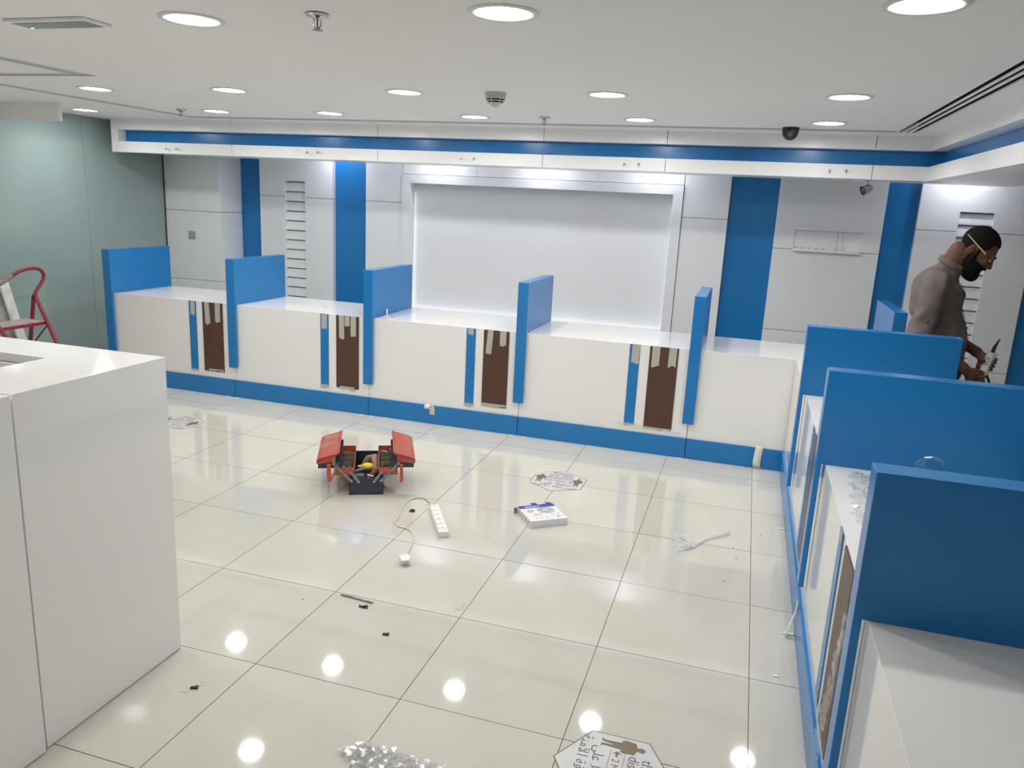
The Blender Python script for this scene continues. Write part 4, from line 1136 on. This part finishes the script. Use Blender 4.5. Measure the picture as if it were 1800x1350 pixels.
for sd in (-1, 1):
    e_ = HP(.0985, .031 * sd, -.002); o = MB().sphere(mloc(*e_), .0105, u=12, v=8).obj('eye', mat('eye_white', (.10, .085, .08), .7, spec=.1, noise=((9, 9, 9), (.45, .42, .4), .4, .7)), person, smooth=True)
    a_, b_, c_ = [Vector(mloc(*HP(.107, y_ * sd, u_))) for y_, u_ in ((.014, .021), (.031, .026), (.05, .018))]
    MB().tube([a_, b_, c_], [.003, .0045, .003], 6).obj('eyebrow', HAIR, person, smooth=True)
    # lowered lid
    MB().sphere(mloc(*HP(.1015, .031 * sd, .0035)), .0115, u=12, v=8).obj('eyelid', SKIN, person, smooth=True)
# placket, pocket and buttons on the shirt
def near_surf(t_, z_):   # front surface of the belly/chest at (t,z)
    j = int((t_ - sh.lo[1]) / sh.h); k = int((z_ - sh.lo[2]) / sh.h); colm = sh.f[:, j, k]; w_ = np.where(colm < 0)[0]
    return sh.lo[0] + sh.h * w_[-1]
pl_ = [Vector(mloc(near_surf(0.0, z_) + .003, 0, z_)) for z_ in np.linspace(1.43, .9, 14)]
V = []; F = []
for p_ in pl_: V += [p_ - Vector((*(MLf * .016), 0)), p_ + Vector((*(MLf * .016), 0))]
for i in range(len(pl_) - 1): F.append((2 * i, 2 * i + 1, 2 * i + 3, 2 * i + 2))
o = raw('placket', V, F, SHIRT, person); o.modifiers.new('thickness', 'SOLIDIFY').thickness = .003
for z_ in (1.36, 1.26, 1.16, 1.06): MB().sphere(mloc(near_surf(0, z_) + .005, 0, z_), .005, u=8, v=6).obj('button', BLACK, person)
def side_surf(s_, z_):
    i = int((s_ - sh.lo[0]) / sh.h); k = int((z_ - sh.lo[2]) / sh.h); colm = sh.f[i, :, k]; w_ = np.where(colm < 0)[0]; return sh.lo[1] + sh.h * w_[0]
MB().sphere(mloc(-.045, side_surf(-.045, 1.20) - .001, 1.20), .006, u=8, v=6).obj('button', BLACK, person)
gp = [(s_, z_) for s_, z_ in ((.045, 1.345), (.10, 1.335), (.108, 1.315), (.075, 1.300), (.045, 1.315))]
# pencil behind the ear
o = MB().tube([mloc(*HP(-.095, -.088, .005)), mloc(*HP(.055, -.083, .002))], .0036, 6).obj('pencil', mat('pencil_yellow', (.75, .62, .30), .4, noise=((50, 50, 50), (.7, .55, .25), .4, .7)))
tag(o, 'yellow pencil tucked behind the man\'s ear', 'pencil')
# sealant gun
g = thing('sealant_gun', 'sealant gun with a white cartridge and black nozzle in the man\'s hands', 'sealant gun', mloc(*TUB0))
gi = Vector(mloc(*TUB0))
def GL(p): return Vector(mloc(*p)) - gi
up = TUB1 + tax * .004
cart = MB().tube([GL(TUB0 - tax * .06), GL(TUB1)], .0255, 24).tube([GL(TUB1 - tax * .004), GL(up)], .0285, 24).obj('cartridge', WPLAST, g, smooth=True)
MB().tube([GL(up), GL(up + tax * .014), GL(up + tax * .014 + np.array([.004, 0, .02])), GL((.334, -.005, 1.118))], [.011, .0105, .009, .0028], 12).obj('nozzle', BLACK, g, smooth=True)
MB().tube([GL(TUB0 - tax * .07), GL(TUB0 + tax * .07)], .0275, 20).obj('barrel', BLACK, g, smooth=True)
MB().tube([GL((.262, -.03, .83)), GL((.27, -.04, .90)), GL(HA), GL(HB)], [.012, .013, .0165, .0155], 10).obj('handle', BLACK, g, smooth=True)
MB().tube([GL((.30, -.03, .90)), GL((.318, -.035, .87)), GL((.315, -.035, .80))], [.008, .007, .006], 8).obj('trigger', BLACK, g, smooth=True)
# digits down the cartridge
me = text_mesh('825', .036); 
nrm = Vector((-MLf[0], -MLf[1], 0)); xa = Vector(GL(TUB0 + tax)) - Vector(GL(TUB0)); xa = -xa.normalized(); nrm = (nrm * .9 - Vector((MF[0], MF[1], 0)) * .43).normalized(); ya = nrm.cross(xa).normalized()
vs = []
for v in me.vertices:
    ang = v.co.y - .012; c_ = Vector(GL(TUB0 + tax * .185)); th = ang / .0262
    vs.append(c_ + xa * v.co.x + nrm * (.0262 * math.cos(th)) + ya * (.0262 * math.sin(th)))
for v, c_ in zip(me.vertices, vs): v.co = c_
me.materials.append(mat('green_print', (.05, .25, .06), .4, noise=((30, 30, 30), (.06, .3, .07), .4, .7)))
o = bpy.data.objects.new('printed_digits', me); COL.objects.link(o); o.parent = cart
